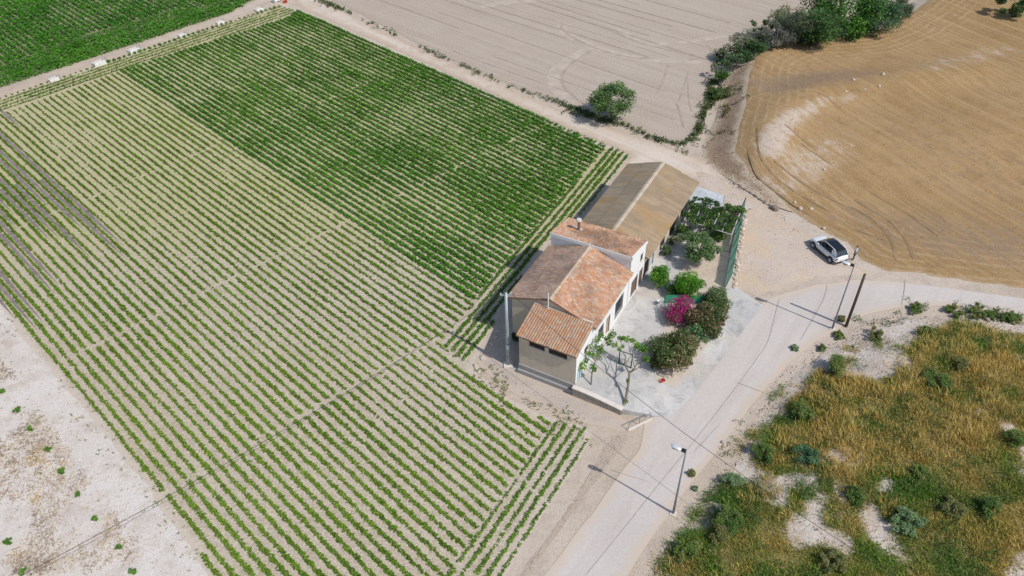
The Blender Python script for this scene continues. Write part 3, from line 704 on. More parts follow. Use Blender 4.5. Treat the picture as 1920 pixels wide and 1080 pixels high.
# ------------------------------------------------------------------ raised patio, garden, retaining wall (house frame, local y = -v)
ROT = HA
def hloc(u, v, z): return (u, -v, z)
PATIO_H = [(-0.3, 0.0), (-0.35, 4.45), (0.5, 6.9), (1.3, 8.1), (5, 9.1), (10, 9.9), (15.4, 10.7), (18.0, 11.2), (19.0, 8.2), (18.7, 7.4), (17.6, 6.6), (16.6, 4.5), (17.5, 3.3), (20, 2.6), (29.6, 2.0), (31, 2.0), (31, -0.05)]
patch('patio', np.array([h2w(u, v)[:2] for u, v in PATIO_H]), M['patio'], 0.034, 0.8, hfun=yard_z, amp=0.05, skirt=True, label='pale grey concrete patio and forecourt beside the house')
GARD_H = [(16.0, 4.2), (17.5, 3.0), (20, 2.4), (29.6, 1.8), (33, 1.8), (33, 6.2), (31.2, 5.45), (18.8, 7.75), (17.5, 6.9)]
patch('garden', np.array([h2w(u, v)[:2] for u, v in GARD_H]), M['garden'], 0.040, 0.8, hfun=yard_z, amp=0.15, label='sandy garden ground inside the green fence')
BED_H = [(4.0, 5.6), (6, 4.6), (10, 4.2), (15.5, 3.4), (17.5, 6.9), (17.6, 8.4), (12, 8.1), (8, 8.0), (4.2, 7.4)]
patch('flower_bed', np.array([h2w(u, v)[:2] for u, v in BED_H]), M['garden'], 0.046, 0.7, hfun=yard_z, amp=0.12, label='earth bed under the oleanders along the lane')
SL = MB()
SLAB_J = [((0.2, 2.6), (4.3, 2.4)), ((4.0, 0.2), (4.1, 5.4)), ((-0.1, 1.0), (3.8, 5.5))]
for a, b in SLAB_J:
    ribbon('joint', np.array([h2w(*a)[:2], h2w((a[0] + b[0]) / 2, (a[1] + b[1]) / 2)[:2], h2w(*b)[:2]]), 0.035, M['joint'], 0.039, bpy.data.objects['patio'], hfun=yard_z)

rw = empty('retaining_wall', h2w(-0.3, 0, 0), ROT)
tag(rw, 'low stone retaining wall with pale coping under the patio edge', 'wall')
zr = float(yard_z(*h2w(-0.3, 4.45)[:2])[0])
for k in range(7):                       # courses of rough blocks, coping on top
    v0, v1 = -0.05 + k * 0.645, -0.05 + (k + 1) * 0.645
    zt = lambda v: float(yard_z(*h2w(-0.3, max(v, 0.05))[:2])[0])
    za, zb = zt(v0), zt(v1)
    for c in range(2):
        f0, f1 = c / 2, (c + 1) / 2; sh = 0.0 if c == 0 else 0.25
        p = random.uniform(-0.03, 0.03); a0, a1 = v0 + 0.012, v1 - 0.012
        V = [(-0.22 + p, -a0, za * f0), (-0.22 + p, -a1, zb * f0), (-0.22 + p * 0.4, -a1, zb * f1 - 0.015), (-0.22 + p * 0.4, -a0, za * f1 - 0.015), (0.05, -a0, za * f0), (0.05, -a1, zb * f0), (0.05, -a1, zb * f1 - 0.015), (0.05, -a0, za * f1 - 0.015)]
        obj('block', V, [(0, 1, 2, 3), (7, 6, 5, 4), (0, 3, 7, 4), (1, 5, 6, 2), (3, 2, 6, 7), (0, 4, 5, 1)], M['stone'], rw)
    V = [(-0.3, -v0 - 0.004, za), (-0.3, -v1 + 0.004, zb), (0.12, -v1 + 0.004, zb), (0.12, -v0 - 0.004, za), (-0.3, -v0 - 0.004, za + 0.09), (-0.3, -v1 + 0.004, zb + 0.09), (0.12, -v1 + 0.004, zb + 0.09), (0.12, -v0 - 0.004, za + 0.09)]
    obj('coping', V, [(0, 1, 2, 3)[::-1], (4, 5, 6, 7), (0, 1, 5, 4), (1, 2, 6, 5), (2, 3, 7, 6), (3, 0, 4, 7)], M['kerb'], rw)
# short end wall and rail where the wall meets the lane
ew = empty('railing', h2w(-0.3, 4.5, 0), ROT); tag(ew, 'low kerb with a dark steel rail beside the leaning fig tree', 'railing')
MB().add([(-1.5, -1.1, 0), (0.5, -2.35, 0), (0.55, -2.2, 0), (-1.4, -0.95, 0), (-1.5, -1.1, 0.14), (0.5, -2.35, 0.14), (0.55, -2.2, 0.14), (-1.4, -0.95, 0.14)], [(3, 2, 1, 0), (4, 5, 6, 7), (0, 1, 5, 4), (1, 2, 6, 5), (2, 3, 7, 6), (3, 0, 4, 7)]).build('wall_base', M['kerb'], ew, bevel=0.02)
MB().tube([(-1.35, -1.05, 0.1), (-1.35, -1.05, 0.85), (0.5, -2.2, 0.8), (0.5, -2.2, 0.1)], 0.035, 6).tube([(-0.45, -1.6, 0.1), (-0.45, -1.6, 0.8)], 0.03, 6).build('rail', M['lamppost'], ew)
# kerb along the path
kb = empty('path_kerb', (0, 0, 0)); tag(kb, 'white concrete kerb between the path and the house front', 'kerb')
kp = np.array([at(*p)[:2] for p in [(958, 688), (985, 700), (1012, 711), (1040, 722), (1068, 733), (1096, 747), (1124, 758), (1150, 768)]])
for a, b in zip(kp[:-1], kp[1:]):
    d = (b - a) / np.linalg.norm(b - a); n = np.array([-d[1], d[0]]) * 0.14; a2 = a + d * 0.012; b2 = b - d * 0.012
    V = [(*(a2 - n), 0), (*(b2 - n), 0), (*(b2 + n), 0), (*(a2 + n), 0), (*(a2 - n), 0.12), (*(b2 - n), 0.12), (*(b2 + n), 0.12), (*(a2 + n), 0.12)]
    obj('kerb_stone', V, [(3, 2, 1, 0), (4, 5, 6, 7), (0, 1, 5, 4), (1, 2, 6, 5), (2, 3, 7, 6), (3, 0, 4, 7)], M['kerb'], kb)

# ------------------------------------------------------------------ walls with openings
def wall(name, parent, axis_, const, a0, a1, z0, z1, openings, mat, out=1, depth=0.14, top=None):
    """axis_ 'v': wall at v=const spanning u; axis_ 'u': wall at u=const spanning v. out = outward sign. top: extra polygon points (a,z) above z1"""
    def P(a, z, d=0.0):
        c = const - out * d
        return hloc(a, c, z) if axis_ == 'v' else hloc(c, a, z)
    A_ = sorted(set([a0, a1] + [x for o in openings for x in o[:2]])); Z_ = sorted(set([z0, z1] + [x for o in openings for x in o[2:4]]))
    V, F = [], []
    def q(*pts):
        b = len(V); V.extend(pts); F.append(tuple(range(b, b + len(pts))))
    for i in range(len(A_) - 1):
        for j in range(len(Z_) - 1):
            ca, cz = (A_[i] + A_[i + 1]) / 2, (Z_[j] + Z_[j + 1]) / 2
            if any(o[0] < ca < o[1] and o[2] < cz < o[3] for o in openings): continue
            q(P(A_[i], Z_[j]), P(A_[i + 1], Z_[j]), P(A_[i + 1], Z_[j + 1]), P(A_[i], Z_[j + 1]))
    for o in openings:
        a, b, c, d = o[:4]
        q(P(a, c), P(a, d), P(a, d, depth), P(a, c, depth)); q(P(b, c), P(b, c, depth), P(b, d, depth), P(b, d))
        q(P(a, d), P(b, d), P(b, d, depth), P(a, d, depth)); q(P(a, c), P(a, c, depth), P(b, c, depth), P(b, c))
    if top: q(P(a0, z1), P(a1, z1), *[P(a, z) for a, z in top])
    ob = obj(name, V, F, mat, parent)
    return ob, P
def fit(Pf, parent, o, kind, depth=0.12):
    a, b, c, d = o[:4]
    def bx(mb, a_, b_, c_, d_, d0, d1):
        V = [Pf(a_, c_, d0), Pf(b_, c_, d0), Pf(b_, d_, d0), Pf(a_, d_, d0), Pf(a_, c_, d1), Pf(b_, c_, d1), Pf(b_, d_, d1), Pf(a_, d_, d1)]
        mb.add(V, [(0, 1, 2, 3), (7, 6, 5, 4), (0, 4, 5, 1), (1, 5, 6, 2), (2, 6, 7, 3), (3, 7, 4, 0)]); return mb
    if kind == 'window':
        w = bx(bx(bx(bx(bx(MB(), a, a + .06, c, d, .06, .13), b - .06, b, c, d, .06, .13), a + .06, b - .06, d - .06, d, .06, .13), a + .06, b - .06, c, c + .06, .06, .13), (a + b) / 2 - .025, (a + b) / 2 + .025, c + .06, d - .06, .06, .13).build('window', M['frame'], parent)
        bx(bx(MB(), a + .06, (a + b) / 2 - .025, c + .06, d - .06, .10, .12), (a + b) / 2 + .025, b - .06, c + .06, d - .06, .10, .12).build('pane', M['glass'], w)
        bx(MB(), a - .08, b + .08, c - .06, c - .004, -.06, .1).build('sill', M['kerb'], w)
    elif kind == 'grille':
        w = bx(MB(), a, b, c, d, .10, .13).build('window', M['glass'], parent)
        g = MB(); n = max(3, int((b - a) / .14))
        for k in range(n + 1):
            x = a + (b - a) * k / n; bx(g, x - .012, x + .012, c - .03, d + .03, -.05, -.03)
        for z in (c, (c + d) / 2, d): bx(g, a - .02, b + .02, z - .015, z + .015, -.03, -.012)
        g.build('grille', M['grille'], w)
        bx(MB(), a - .08, b + .08, c - .1, c - .035, -.1, .08).build('sill', M['kerb'], w)
    elif kind in ('door', 'double_door', 'blue_door', 'curtain_door'):
        m = {'door': 'doorwood', 'double_door': 'doorwood', 'blue_door': 'bluedoor', 'curtain_door': 'curtain'}[kind]
        dr = bx(MB(), a + .05, b - .05, c, d - .05, .09, .13).build('door', M[m], parent)
        bx(bx(bx(MB(), a, a + .05, c, d, .05, .13), b - .05, b, c, d, .05, .13), a + .05, b - .05, d - .05, d, .05, .13).build('door_frame', M['frame'], dr)
        pn = MB(); n = 2 if kind != 'double_door' else 4
        for k in range(n):
            x0 = a + .1 + (b - a - .2) * k / n; x1 = a + .1 + (b - a - .2) * (k + 1) / n - .05
            for (y0, y1) in ((c + .15, c + (d - c) * .45), (c + (d - c) * .5, d - .18)): bx(pn, x0, x1, y0, y1, .07, .092)
        pn.build('door_panel', M[m], dr)
        bx(MB(), b - .16, b - .12, c + 1.0, c + 1.12, .03, .09).build('handle', M['grille'], dr)
    elif kind == 'shutter':
        w = bx(MB(), a, b, c, d, .115, .135).build('window', M['dark'], parent)
        g = MB(); n = 5
        for k in range(n):
            z = c + (d - c) * (k + 0.5) / n; bx(g, a + .02, b - .02, z - .05, z + .03, .07, .1)
        g.build('shutter', M['shutter'], w)
        bx(MB(), a - .05, b + .05, c - .05, c - .004, -.05, .1).build('sill', M['kerb'], w)
    elif kind == 'dark':
        bx(MB(), a, b, c, d, .11, .13).build('doorway', M['dark'], parent)

# ------------------------------------------------------------------ clay tile roofs
_gm = lambda P, f, g, k: [tuple((a * (1 - f) + b * f) * k for a, b in zip(c, g)) for c in P]
PAL_WARM = [(0.50, 0.235, 0.125), (0.54, 0.29, 0.175), (0.56, 0.36, 0.23), (0.52, 0.33, 0.24), (0.60, 0.43, 0.29), (0.47, 0.25, 0.16), (0.44, 0.34, 0.28), (0.55, 0.27, 0.12)]
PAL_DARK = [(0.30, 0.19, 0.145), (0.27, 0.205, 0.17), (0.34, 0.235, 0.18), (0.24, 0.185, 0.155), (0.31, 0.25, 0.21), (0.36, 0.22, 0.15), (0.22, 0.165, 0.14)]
PAL_ANNEX = [(0.48, 0.19, 0.085), (0.50, 0.27, 0.17), (0.45, 0.29, 0.22), (0.52, 0.37, 0.25), (0.40, 0.29, 0.24), (0.46, 0.225, 0.14), (0.43, 0.33, 0.28), (0.50, 0.24, 0.12), (0.38, 0.22, 0.17)]
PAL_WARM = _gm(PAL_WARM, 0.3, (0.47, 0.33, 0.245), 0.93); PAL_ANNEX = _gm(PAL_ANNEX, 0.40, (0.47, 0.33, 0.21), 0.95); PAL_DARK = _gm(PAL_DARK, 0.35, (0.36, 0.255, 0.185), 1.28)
def tile_geo(r0, r1, L, n=4, lift=0.0):
    V, F = [], []
    for k in range(n + 1):
        t = math.pi * k / n
        V.append((-r0 * math.cos(t), 0, r0 * 0.75 * math.sin(t) + lift)); V.append((-r1 * math.cos(t), L, r1 * 0.75 * math.sin(t)))
    for k in range(n): F.append((2 * k, 2 * k + 2, 2 * k + 3, 2 * k + 1))
    F.append(tuple(2 * k + 1 for k in range(n + 1)))     # open end seen from the eave, closed with mortar
    return V, F
def tile_roof(parent, top_l, e, s, wid, length, palette, individual=False, pitch=0.205, course=0.31, seed=0, patchy=None):
    """top_l: upper corner in house-local coordinates, e: unit along the eave, s: unit down the slope"""
    top_l = Vector(top_l); e = Vector(e).normalized(); s = Vector(s).normalized(); n = e.cross(s)
    if n.z < 0: n = -n
    nc = int(round(wid / pitch)); pc = wid / nc; nr = int(round(length / course)); cr = length / nr
    deck_v = [top_l - n * 0.02, top_l + e * wid - n * 0.02, top_l + e * wid + s * length - n * 0.02, top_l + s * length - n * 0.02]
    th = n * -0.14
    deck = obj('roof', [*deck_v, *[v + th for v in deck_v]], [(0, 1, 2, 3), (7, 6, 5, 4), (0, 4, 5, 1), (1, 5, 6, 2), (2, 6, 7, 3), (3, 7, 4, 0)], M['tile'], parent, [(0.30, 0.19, 0.14)] * 8)
    rnd = random.Random(seed)
    r0, r1 = pc * 0.44, pc * 0.53
    if individual:
        meshes = []
        for c in palette:
            V, F = tile_geo(r0, r1, cr + 0.07, 4, 0.012); meshes.append(mesh('roof_tile', V, F, M['tile'], [c] * len(V)))
    mb = MB()
    for i in range(nc):
        for j in range(nr):
            jit = rnd.uniform(-0.02, 0.02); o = top_l + e * (pc * (i + 0.5)) + s * (cr * j + jit - 0.05) + n * (0.01 + rnd.uniform(0, 0.014))
            yaw = rnd.uniform(-0.03, 0.03); e2 = (e + s * yaw).normalized(); s2 = (s - e * yaw + n * 0.04).normalized()
            c = rnd.choice(palette)
            if patchy:
                g = patchy((i + 0.5) / nc, (j + 0.5) / nr); c = tuple(a * g for a in c)
            if individual:
                t = bpy.data.objects.new('roof_tile', meshes[palette.index(rnd.choice(palette))])
                m = Matrix((( e2.x, s2.x, n.x, o.x), (e2.y, s2.y, n.y, o.y), (e2.z, s2.z, n.z, o.z), (0, 0, 0, 1)))
                link(t, deck); t.matrix_local = m
            else:
                V, F = tile_geo(r0, r1, cr + 0.07, 3, 0.012)
                k = rnd.uniform(0.88, 1.1)
                mb.add([o + e2 * v[0] + s2 * v[1] + n * v[2] for v in V], F, tuple(x * k for x in c))
    if not individual:
        t = mb.build('roof_tiles', M['tile'], deck); tag(t, kind='stuff')
    return deck

# ------------------------------------------------------------------ farmhouse
FH = empty('farmhouse', HO, ROT); tag(FH, 'old white and beige farmhouse with patched terracotta tile roofs', 'house')
W_V = -7.75                              # left wall
# main block
op = [(4.45, 5.5, 2.3, 3.45), (6.2, 7.1, 1.06, 3.3), (8.2, 9.95, 1.75, 3.5)]
w_, Pf = wall('wall', FH, 'v', 0.0, 3.2, 11.2, 0.0, 4.9, op, M['white'])
fit(Pf, FH, op[0], 'grille'); fit(Pf, FH, op[1], 'curtain_door'); fit(Pf, FH, op[2], 'grille')
wall('wall', FH, 'u', 3.2, W_V, 0.0, 0.0, 4.85, [], M['beige'], out=-1, top=[(0.0, 5.02), (-4.0, 6.42), (W_V, 5.02)])
wall('wall', FH, 'v', W_V, 3.2, 11.2, 0.0, 4.95, [], M['beige'], out=-1)
rs = math.hypot(1.5, 4.35)
def blot(seed, lo=0.7):
    return lambda a, b: lo + (1.12 - lo) * float(smooth(0.3, 0.6, fbm(np.array([a * 8.0 + seed * 11]), np.array([b * 4.0]), 2.0, seed))[0])
r_right = tile_roof(FH, hloc(3.0, -4.0, 6.5), (1, 0, 0), (0, -4.35, -1.5), 8.2, rs, PAL_WARM, seed=1, patchy=blot(3, 0.82))
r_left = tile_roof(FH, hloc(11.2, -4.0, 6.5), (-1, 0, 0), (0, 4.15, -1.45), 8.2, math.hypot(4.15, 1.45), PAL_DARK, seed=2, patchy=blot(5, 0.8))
for k in range(22):                       # ridge tiles bedded in mortar
    u0 = 3.0 + 8.2 * k / 22; V, F = tile_geo(0.13, 0.15, 0.40, 4)
    c = random.choice([(0.50, 0.40, 0.31), (0.46, 0.35, 0.26), (0.54, 0.45, 0.36)])
    obj('ridge_tile', [(u0 + v[1], 4.0 + v[0], 6.50 + v[2] + random.uniform(0, .01)) for v in V], F, M['tile'], FH, [c] * len(V))
MB().box(hloc(2.98, 0.36, 4.86)[:2] + (4.80,), hloc(11.19, 0.28, 4.98)[:2] + (4.92,)).build('gutter', M['kerb'], FH)
# tower block with a single pitch falling to the back
zf, zb = 6.68, 5.78
opt = [(11.9, 13.5, 1.05, 3.15), (13.85, 14.8, 1.05, 3.05), (13.7, 14.35, 4.15, 5.1)]
w_, Pf = wall('wall', FH, 'v', 0.04, 11.2, 15.0, 0.0, 5.6, opt, M['white'], top=[(15.0, zb - 0.1), (11.2, zf - 0.08)])
fit(Pf, FH, opt[0], 'double_door'); fit(Pf, FH, opt[1], 'door'); fit(Pf, FH, opt[2], 'window')
wall('wall', FH, 'u', 11.22, -7.95, 0.04, 0.0, zf - 0.08, [], M['white'], out=-1)
wall('wall', FH, 'v', -7.95, 11.2, 15.0, 0.0, 5.6, [], M['white'], out=-1, top=[(15.0, zb - 0.1), (11.2, zf - 0.08)])
wall('wall', FH, 'u', 15.0, -7.95, 0.04, 0.0, zb - 0.12, [], M['white'])
r_tow = tile_roof(FH, hloc(11.15, -8.05, zf), (0, -1, 0), (3.95, 0, -(zf - zb)), 8.1, math.hypot(3.95, zf - zb), PAL_WARM, seed=3, patchy=blot(9, 0.62))
MB().box((11.08, -0.16, zf - 0.30), (11.2, 8.05, zf + 0.05)).build('parapet', M['white'], FH)
V = [(11.08, -0.05, zf - .06), (15.05, -0.05, zb - .10), (15.05, -0.17, zb - .10), (11.08, -0.17, zf - .06)]
MB().add([*V, *[(a, b, c + .16) for a, b, c in V]], [(3, 2, 1, 0), (4, 5, 6, 7), (0, 1, 5, 4), (1, 2, 6, 5), (2, 3, 7, 6), (3, 0, 4, 7)]).build('verge_board', M['white'], FH)
# front annexe
opa = [(-4.39, -2.92, 3.52, 4.2), (-2.56, -0.85, 3.52, 4.2)]
w_, Pf = wall('wall', FH, 'u', 0.0, -5.35, 0.0, 0.0, 4.42, opa, M['beige'], out=-1)
for o_ in opa: fit(Pf, FH, o_, 'shutter')
opw = [(1.55, 2.35, 3.05, 3.75)]
w_, Pf = wall('wall', FH, 'v', 0.0, 0.0, 3.19, 0.0, 4.42, opw, M['white'], top=[(3.19, 5.38), (0.0, 4.5)])
fit(Pf, FH, opw[0], 'window')
wall('wall', FH, 'v', -5.35, 0.0, 3.19, 0.0, 4.42, [], M['beige'], out=-1, top=[(3.19, 5.38), (0.0, 4.5)])
tile_roof(FH, hloc(3.17, -5.5, 5.47), (0, -1, 0), (-3.47, 0, -0.95), 5.6, math.hypot(3.47, 0.95), PAL_ANNEX, individual=True, pitch=0.235, course=0.31, seed=4)
MB().box((3.02, 0.0, 5.40), (3.19, 5.45, 5.56)).build('flashing', M['kerb'], FH)
MB().box((-0.14, -0.02, 0.0), (-0.003, 5.37, 0.95)).box((-0.34, 0.0, 0.0), (-0.143, 5.39, 0.45)).build('plinth', M['plinth'], FH)
MB().box((-0.14, 5.34, 4.34), (0.1, -0.12, 4.40)).build('eave_board', M['kerb'], FH)
# pale blue timber hatch low on the annexe side
MB().box((0.25, -0.06, 1.05), (1.05, -0.005, 2.15)).build('hatch', M['bluedoor'], FH)
MB().box((0.6, -0.075, 1.1), (0.66, -0.062, 2.1)).build('hatch_strap', M['grille'], FH)
# vent pipe and flue
MB().tube([hloc(2.95, -4.1, 5.4), hloc(2.95, -4.1, 7.2)], 0.05, 8).build('vent_pipe', M['whiteplastic'], FH)
cb = at(1085, 433, 6.15); cu, cv = w2h(cb[None]); cu, cv = float(cu[0]), float(cv[0])
fl = MB().tube([hloc(cu, cv, 5.9), hloc(cu, cv, 7.35)], 0.13, 10).build('chimney', M['bark'], FH)
MB().tube([hloc(cu, cv, 7.36), hloc(cu, cv, 7.5)], [0.27, 0.24], 10).build('chimney_cap', M['kerb'], fl)
MB().box((cu - .3, -cv - .3, 5.85), (cu + .3, -cv + .3, 6.28)).build('chimney_base', M['kerb'], fl)

# ------------------------------------------------------------------ barn
BN = empty('barn', h2w(15, 0), ROT); tag(BN, 'long barn with lichen stained corrugated roof behind the house', 'barn')
def bl(u, v, z): return (u - 15.0, -v, z)
_h = hloc; hloc = bl
opb = [(15.25, 16.7, 1.0, 3.1), (16.95, 17.95, 1.05, 3.0), (19.6, 21.0, 1.5, 2.8), (22.3, 24.3, 1.0, 3.0), (25.6, 26.6, 1.7, 2.7)]
w_, Pf = wall('wall', BN, 'v', 0.02, 15.03, 29.3, 0.0, 3.85, opb, M['barnwall'])
fit(Pf, BN, opb[0], 'dark'); fit(Pf, BN, opb[1], 'blue_door'); fit(Pf, BN, opb[2], 'window'); fit(Pf, BN, opb[3], 'dark'); fit(Pf, BN, opb[4], 'window')
wall('wall', BN, 'v', -7.3, 15.03, 29.3, 0.0, 3.9, [], M['barnwall'], out=-1)
wall('wall', BN, 'u', 29.3, -7.3, 0.02, 0.0, 3.85, [], M['barnwall'], top=[(0.02, 3.9), (-3.72, 5.1), (-7.3, 3.9)])
zri, zea = 5.2, 3.88
ncol = 14; lw = (29.65 - 15.05) / ncol
def sheet_mesh(w, L, c):
    V, F = [], []; nw = 6 * 4
    for k in range(nw + 1):
        x = w * k / nw; z = 0.035 * math.cos(2 * math.pi * k / 4)
        V += [(x, 0, z), (x, L, z)]
    for k in range(nw): F.append((2 * k, 2 * k + 2, 2 * k + 3, 2 * k + 1))
    return mesh('roof_sheet', V, F, M['sheet'], [c] * len(V))
for side, (vr, vev) in enumerate(((-3.72, 0.42), (-3.72, -7.66))):
    L = math.hypot(vev - vr, zri - zea); s = Vector((0, -(vev - vr), -(zri - zea))).normalized(); e = Vector((1, 0, 0)); n = e.cross(s); n = n if n.z > 0 else -n
    base = [(0.37, 0.285, 0.195), (0.39, 0.30, 0.205), (0.35, 0.27, 0.185)] if side == 0 else [(0.32, 0.265, 0.195), (0.30, 0.25, 0.185), (0.34, 0.28, 0.205)]
    ms = [sheet_mesh(lw, L / 2 + 0.14, c) for c in base]
    deck = obj('roof', [bl(15.04, vr, zri - .09), bl(29.6, vr, zri - .09), bl(29.6, vev, zea - .07), bl(15.04, vev, zea - .07)], [(0, 1, 2, 3)], M['frame'], BN)
    for i in range(ncol):
        for j in range(2):
            o = Vector(bl(15.05 + lw * i, vr, zri)) + s * (L / 2 * j - 0.04) + n * (0.0 if j else 0.05 * 0) 
            t = bpy.data.objects.new('roof_sheet', ms[random.randrange(3)]); link(t, deck)
            s2 = (s + n * (0.018 if j == 0 else 0.0)).normalized(); n2 = e.cross(s2); n2 = n2 if n2.z > 0 else -n2
            o = o + n * (0.0 if j == 0 else -0.012)
            t.matrix_local = Matrix(((e.x, s2.x, n2.x, o.x), (e.y, s2.y, n2.y, o.y), (e.z, s2.z, n2.z, o.z), (0, 0, 0, 1)))
for i in range(ncol):
    u0 = 15.05 + lw * i; a = 0.26; V = [bl(u0, -3.72 - a, zri - .03), bl(u0, -3.72, zri + .075), bl(u0, -3.72 + a, zri - .03), bl(u0 + lw - .01, -3.72 - a, zri - .03), bl(u0 + lw - .01, -3.72, zri + .075), bl(u0 + lw - .01, -3.72 + a, zri - .03)]
    obj('ridge_cap', V, [(0, 1, 4, 3), (1, 2, 5, 4)], M['sheet'], BN, [(0.50, 0.42, 0.33)] * 6)
hloc = _h

# ================================================================== PLANTS
def blob_points(centers, radii, n, shell=0.55):
    centers = np.asarray(centers, float); radii = np.asarray(radii, float)
    wts = radii ** 2; k = RNG.choice(len(centers), n, p=wts / wts.sum())
    d = RNG.normal(size=(n, 3)); d /= np.linalg.norm(d, axis=1)[:, None]
    r = radii[k] * (shell + (1 - shell) * RNG.random(n)) * RNG.uniform(0.85, 1.08, n)
    return centers[k] + d * r[:, None] * np.array([1, 1, 0.85]), k
def shrub(name, label, cat, base, rx, rz_, cols, n=1400, leaf=0.16, nb=12, bloom=None, bloom_n=0, stem='bark', lift=0.0, group=None, ry=None, rot=0.0, open_=0.0, bloom_name='flowers', shell=0.5):
    """base: world point on the ground. crown ellipsoid rx, ry, half-height rz_, lifted off the ground by lift"""
    ry = ry or rx
    t = empty(name, base); tag(t, label, cat, group)
    cz = lift + rz_
    cs = []; rr = []
    for _ in range(nb):
        d = RNG.normal(size=3); d /= np.linalg.norm(d); q = 0.35 + 0.38 * RNG.random()
        x, y = d[0] * rx * q, d[1] * ry * q
        cs.append((x * math.cos(rot) - y * math.sin(rot), x * math.sin(rot) + y * math.cos(rot), cz + d[2] * rz_ * q))
        rr.append(min(rx, ry, rz_ * 1.2) * RNG.uniform(0.32, 0.52) * (1 - open_ * 0.4))
    C, k = blob_points(cs, rr, n, shell)
    C[:, 2] = np.maximum(C[:, 2], 0.05)
    cols_ = np.asarray(cols); ci = RNG.integers(0, len(cols_), len(cs))[k]
    col = cols_[ci] * RNG.uniform(0.7, 1.25, (n, 1))
    leaf_obj('foliage', C, leaf * RNG.uniform(0.7, 1.3, n), leaf * 0.55, col * 1.45, M['leaf'], t, 1.0)
    if bloom is not None and bloom_n:
        kk = RNG.random(len(cs)) < 0.75; kk[0] = True
        Cb, kb_ = blob_points(np.array(cs)[kk], np.array(rr)[kk] * 1.04, bloom_n, 0.85)
        keep = Cb[:, 2] > cz - rz_ * 0.5; Cb = Cb[keep]
        bc = np.asarray(bloom)[RNG.integers(0, len(bloom), len(Cb))] * RNG.uniform(0.75, 1.2, (len(Cb), 1))
        tag(leaf_obj(bloom_name, Cb, leaf * 0.85, leaf * 0.7, bc, M['bloom'], t), kind='stuff')
    mb = MB()
    ns = min(7, len(cs))
    for i in range(ns):
        c = cs[i]; m_ = (c[0] * 0.35 + RNG.normal(0, .05), c[1] * 0.35 + RNG.normal(0, .05), max(0.1, c[2] * 0.5))
        w = 0.045 * (rx ** 0.6)
        mb.tube([(RNG.normal(0, .04), RNG.normal(0, .04), -0.05), m_, c], [w, w * .7, w * .25], 5)
    mb.build('stem', M[stem], t)
    return t
def tree(name, label, base, trunk_h, trunk_r, rx, rz_, cols, n, leaf, nb=22, lean=(0, 0), stem='bark', shell=0.45, group=None, open_=0.0, cat='tree', ry=None, dense=0.0):
    t = empty(name, base); tag(t, label, cat, group); ry = ry or rx
    top = np.array([lean[0], lean[1], trunk_h]); cz = trunk_h + rz_ * 0.55
    cs, rr = [], []
    for _ in range(nb):
        d = RNG.normal(size=3); d[2] = d[2] * 0.8 + 0.15; d /= np.linalg.norm(d); q = 0.45 + 0.4 * RNG.random()
        cs.append((lean[0] + d[0] * rx * q, lean[1] + d[1] * ry * q, cz + d[2] * rz_ * q)); rr.append(min(rx, rz_) * RNG.uniform(0.22 + .2 * dense, 0.42 + .1 * dense) * (1 - 0.35 * open_))
    C, k = blob_points(cs, rr, n, shell)
    cols_ = np.asarray(cols); ci = RNG.integers(0, len(cols_), nb)[k]
    col = cols_[ci] * RNG.uniform(0.7, 1.25, (n, 1))
    leaf_obj('crown', C, leaf * RNG.uniform(0.7, 1.3, n), leaf * 0.6, col * 1.45, M['leaf'], t, 1.0)
    mb = MB()
    mb.tube([(0, 0, -0.1), (lean[0] * .3 + .04, lean[1] * .3, trunk_h * .5), tuple(top)], [trunk_r * 1.25, trunk_r, trunk_r * .8], 8)
    for i in range(min(nb, 9)):
        c = np.array(cs[i]); m_ = top * 0.5 + c * 0.5 + RNG.normal(0, .12, 3)
        mb.tube([tuple(top * 0.98), tuple(m_), tuple(c)], [trunk_r * .5, trunk_r * .34, trunk_r * .12], 5)
    mb.build('trunk', M[stem], t)
    return t
def yz(u, v): return float(yard_z(*h2w(u, v)[:2])[0])
def under(px, py, zc, yard=True):
    """ground point straight under a crown centre seen at px,py at height zc above its ground"""
    z = 0.0
    for _ in range(6):
        p = at(px, py, z + zc); z = float((yard_z if yard else hz)(p[0], p[1])[0])
    return np.array([p[0], p[1], z])

CIT = [(0.055, 0.17, 0.008), (0.085, 0.22, 0.014), (0.04, 0.125, 0.008)]
tree('lemon_tree', 'small round citrus tree nearest the house door', under(1238, 513, 1.75), 1.0, 0.09, 1.0, 0.95, CIT, 4200, 0.13, 34, shell=0.6, dense=1)
tree('lemon_tree', 'larger round citrus tree behind the magenta bougainvillea', under(1293, 531, 1.8), 0.9, 0.11, 1.35, 1.15, CIT, 6500, 0.14, 40, shell=0.6, dense=1)
shrub('citrus_bush', 'dark low citrus bush between the two round trees', 'bush', under(1262, 541, 0.9), 0.85, 0.75, [(0.03, 0.075, 0.012), (0.045, 0.10, 0.015)], 1100, 0.15)
tree('mulberry_tree', 'wide spreading grey green tree in the garden by the barn', under(1313, 460, 2.2), 1.4, 0.12, 2.55, 1.25, [(0.075, 0.14, 0.04), (0.10, 0.165, 0.055), (0.06, 0.115, 0.03), (0.14, 0.20, 0.09)], 9000, 0.17, 46, shell=0.3, dense=0.6, stem='greybark')
shrub('potted_shrub', 'dark leafy shrub beside the barn wall', 'shrub', under(1250, 468, 0.7), 0.6, 0.65, [(0.04, 0.085, 0.02), (0.06, 0.11, 0.03)], 600, 0.14, 8)
shrub('potted_shrub', 'shrub with reddish leaves at the barn wall', 'shrub', under(1262, 446, 0.8), 0.6, 0.6, [(0.05, 0.09, 0.02), (0.16, 0.07, 0.03), (0.06, 0.12, 0.03)], 600, 0.14, 8)
